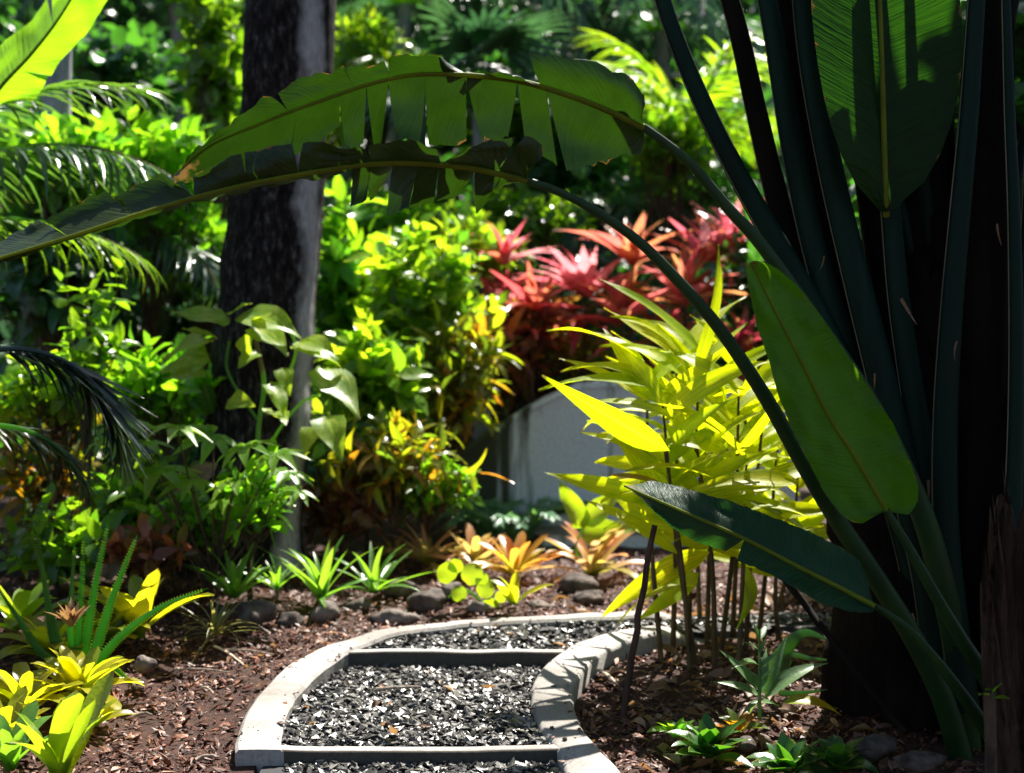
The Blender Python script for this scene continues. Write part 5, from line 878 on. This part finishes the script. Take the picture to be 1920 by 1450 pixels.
def palm(name, label, px, Y, crown_py, nf, L, mat, seed, ll=.6, lw=.07, el=(.2, .9), droop=1.3, trunk=.09, tmat='grey_bark', nl=26):
    c = P(px, crown_py, Y); gz = float(terrain(c[0], Y)) - .05; t = thing(name, label, 'palm tree', (c[0], Y, gz), 'palms behind the garden'); g = np.random.default_rng(seed)
    v, f, u = tube(spline([(c[0], Y, gz), (c[0] + g.normal(0, .1), Y, (gz + c[2]) / 2), c], 14), np.linspace(trunk, trunk * .8, 14), 10); part('trunk', v, f, M[tmat], t, u)
    for k in range(nf):
        a = k * 2.4 + g.normal(0, .2); e = g.uniform(*el); frond(t, c, (math.cos(a) * math.cos(e), math.sin(a) * math.cos(e), math.sin(e)), L * g.uniform(.85, 1.1), droop, nl, ll, lw, mat, seed * 10 + k, rr=.022)
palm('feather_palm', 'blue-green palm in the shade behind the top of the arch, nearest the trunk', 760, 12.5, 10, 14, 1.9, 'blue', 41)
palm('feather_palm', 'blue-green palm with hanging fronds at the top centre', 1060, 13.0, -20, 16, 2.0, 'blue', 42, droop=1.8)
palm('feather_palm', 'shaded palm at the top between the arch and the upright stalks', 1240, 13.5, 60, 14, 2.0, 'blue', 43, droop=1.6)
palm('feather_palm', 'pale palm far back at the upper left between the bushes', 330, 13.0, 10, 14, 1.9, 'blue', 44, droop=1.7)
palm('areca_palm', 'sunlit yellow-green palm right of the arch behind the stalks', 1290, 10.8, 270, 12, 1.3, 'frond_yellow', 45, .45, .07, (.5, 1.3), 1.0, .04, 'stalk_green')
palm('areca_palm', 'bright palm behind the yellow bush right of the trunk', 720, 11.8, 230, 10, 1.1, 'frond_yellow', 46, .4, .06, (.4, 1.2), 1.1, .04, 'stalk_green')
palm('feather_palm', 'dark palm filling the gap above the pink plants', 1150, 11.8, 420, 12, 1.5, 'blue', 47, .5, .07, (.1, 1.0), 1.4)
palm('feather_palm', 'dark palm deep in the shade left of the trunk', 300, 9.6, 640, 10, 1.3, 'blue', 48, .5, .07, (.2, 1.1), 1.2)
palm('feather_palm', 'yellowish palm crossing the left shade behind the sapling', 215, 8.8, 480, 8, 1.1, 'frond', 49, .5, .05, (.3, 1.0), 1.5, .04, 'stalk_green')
fp = thing('fan_palm', 'fan palm with pleated sunlit leaves behind the middle of the arch', 'palm tree', (PX(900, 11.3), 11.3, float(terrain(PX(900, 11.3), 11.3))), 'palms behind the garden')
v, f, u = tube(spline([(PX(900, 11.3), 11.3, 0), (PX(905, 11.3), 11.3, 1.5), P(900, 210, 11.3)], 12), .07, 10); part('trunk', v, f, M['grey_bark'], fp, u)
def fan(n=22, seed=0):
    ms = []
    for k in range(n):
        a = (k / (n - 1) - .5) * 4.4; v, f, u = leaf(.11, 'lance', 4, 2, .5, .4, 0, k); R = np.array([[math.cos(a), math.sin(a), 0], [-math.sin(a), math.cos(a), 0], [0, 0, 1]]); ms.append((v @ R.T, f, u))
    return merge(*ms)
fm = mesh('fan_leaf', *fan()[:2], M['blue'], fan()[2])
for k in range(13):
    a = k * 2.4; e = .15 + .9 * (k % 4) / 3; c0 = P(900, 210, 11.3); d = np.array([math.cos(a) * math.cos(e), math.sin(a) * math.cos(e) * .8, math.sin(e)]); c1 = c0 + d * .75
    v, f, u = tube(spline([c0, c0 + d * .4 + [0, 0, .03], c1], 8), .012, 5); o = part('leaf_stalk', v, f, M['stalk_green'], fp, u); place_leaves(fp, [fm], mats([c1], [d + [0, 0, -.35]], [np.array([0, -.4, 1]) - d * .3], [.62]), 'fan_leaf')
fe = thing('fern', 'soft blue-green fern growing at the foot of the pale wall', 'fern', (PX(960, 8.0), 8.0, float(terrain(PX(960, 8.0), 8.0))))
for k in range(18):
    a = k * 2.4; frond(fe, P(960 + RNG.normal(0, 14), 1040, 8.0 + RNG.normal(0, .05)), (math.cos(a) * .6, math.sin(a) * .6, 1.0 + .5 * RNG.random()), .62, 1.5, 26, .12, .2, 'fern', 400 + k, rr=.005, sag=.1, leafdroop=.3)

# ------------------------------------------------------------------ tall trees that shade the right side and the back; undergrowth on the slope
def tree(name, label, x, Y, h, crown, twigs, leafk, mat, size, seed, trunk=.16, tmat='twig', per=7, nobj=0):
    """broad-leaved tree: crown = list of (dx, dy, z, rx, ry, rz)"""
    g = np.random.default_rng(seed); gz = float(terrain(x, Y)) - .1; t = thing(name, label, 'tree', (x, Y, gz), 'shade trees round the garden'); base = np.array([x, Y, gz])
    top = np.array([x + .1, Y, h]); v, f, u = tube(lumpy(spline([base, base * .5 + top * .5 + [.08, 0, 0], top], 20), .05, 2, seed), np.linspace(trunk, trunk * .45, 20), 12); part('trunk', v, f, M[tmat], t, u); tb, Ms = [], []
    for (dx, dy, z, rx, ry, rz) in crown:
        c = np.array([x + dx, Y + dy, z]); n = int(twigs * rx * ry * rz); d = nrm(g.normal(0, 1, (n, 3))); tip = c + d * (g.random(n) ** .45)[:, None] * [rx, ry, rz]
        s = base + (top - base) * .72; tb.append(tube(spline([s, (s + c) / 2 + [0, 0, .15], c], 10), np.linspace(trunk * .4, trunk * .1, 10), 7))
        for q in tip[:25]: tb.append(tube(spline([c, (c + q) / 2 + [0, 0, .05], q], 10), np.linspace(trunk * .1, .006, 10), 7))
        k = np.repeat(np.arange(n), per); o = nrm(d + [0, 0, .3]); dd = nrm(o[k] * .6 + g.normal(0, .6, (n * per, 3))); Ms.append(mats(tip[k] + dd * .03, dd, nrm(g.normal(0, .45, (n * per, 3)) + [0, 0, 1]), size * g.uniform(.7, 1.15, n * per)))
    b = merge(*tb); part('branches', b[0], b[1], M[tmat], t, b[2], kind='stuff'); vs, me = leafset(leafk, mat); V, Fc, U, R = joined(vs, np.vstack(Ms), base, seed); link('crown', mesh('crown', V, Fc, M[mat], U, R), t, kind='stuff'); return t
tree('shade_tree', 'dark tree behind the traveller palm closing the right side, plus an unseen bough added for shade', 3.3, 7.6, 5.2, [(-.3, 0, 2.6, 1.1, .9, 1.3), (.4, .2, 1.3, 1.2, .8, 1.1), (1.2, .4, 4.2, 1.5, 1.3, 1.3), (1.6, .1, 3.2, 1.2, 1., 1.6), (1.2, .8, 5.6, 1.3, 1.2, 1.), (-.9, -.9, 5.2, 1.0, .6, .45)], 150, 'big', 'dark', .26, 71, .2)  # last lobe unseen overhead, added to shade the traveller palm and right bed
tree('shade_tree', 'tall tree beyond the slender grey trunk at the top left', -5.2, 14.5, 8.5, [(0, 0, 7.2, 2.4, 1.8, 1.7), (2.2, 0, 6.2, 1.8, 1.5, 1.3), (-2., 0, 5.5, 1.8, 1.5, 1.6)], 22, 'big', 'dark', .34, 72, .25)
tree('shade_tree', 'tall tree far behind the top centre palms', 1.2, 16.5, 9.5, [(0, 0, 7.6, 2.4, 1.8, 1.8), (-2.4, 0, 6.8, 2., 1.5, 1.5), (2.4, 0, 6.8, 2.2, 1.6, 1.6)], 22, 'big', 'dark', .34, 73, .25)
g = np.random.default_rng(90); n = 15000; x = g.uniform(-11, 11, n); y = g.uniform(12.3, 25, n); p = np.c_[x, y, terrain(x, y) + g.random(n) * .7]
vs, _ = leafset('big', 'dark'); dd = nrm(np.c_[g.normal(0, 1, (n, 2)), g.uniform(.0, 1.2, n)] + [0, -.6, 0]); V, Fc, U, R = joined(vs, mats(p, dd, nrm(g.normal(0, .5, (n, 3)) + [0, -.4, 1]), g.uniform(.25, .6, n)), seed=91)
tag(link('undergrowth', mesh('undergrowth', V, Fc, M['dark'], U, R)), 'mass of dark leafy undergrowth covering the slope at the back', 'undergrowth', kind='stuff')
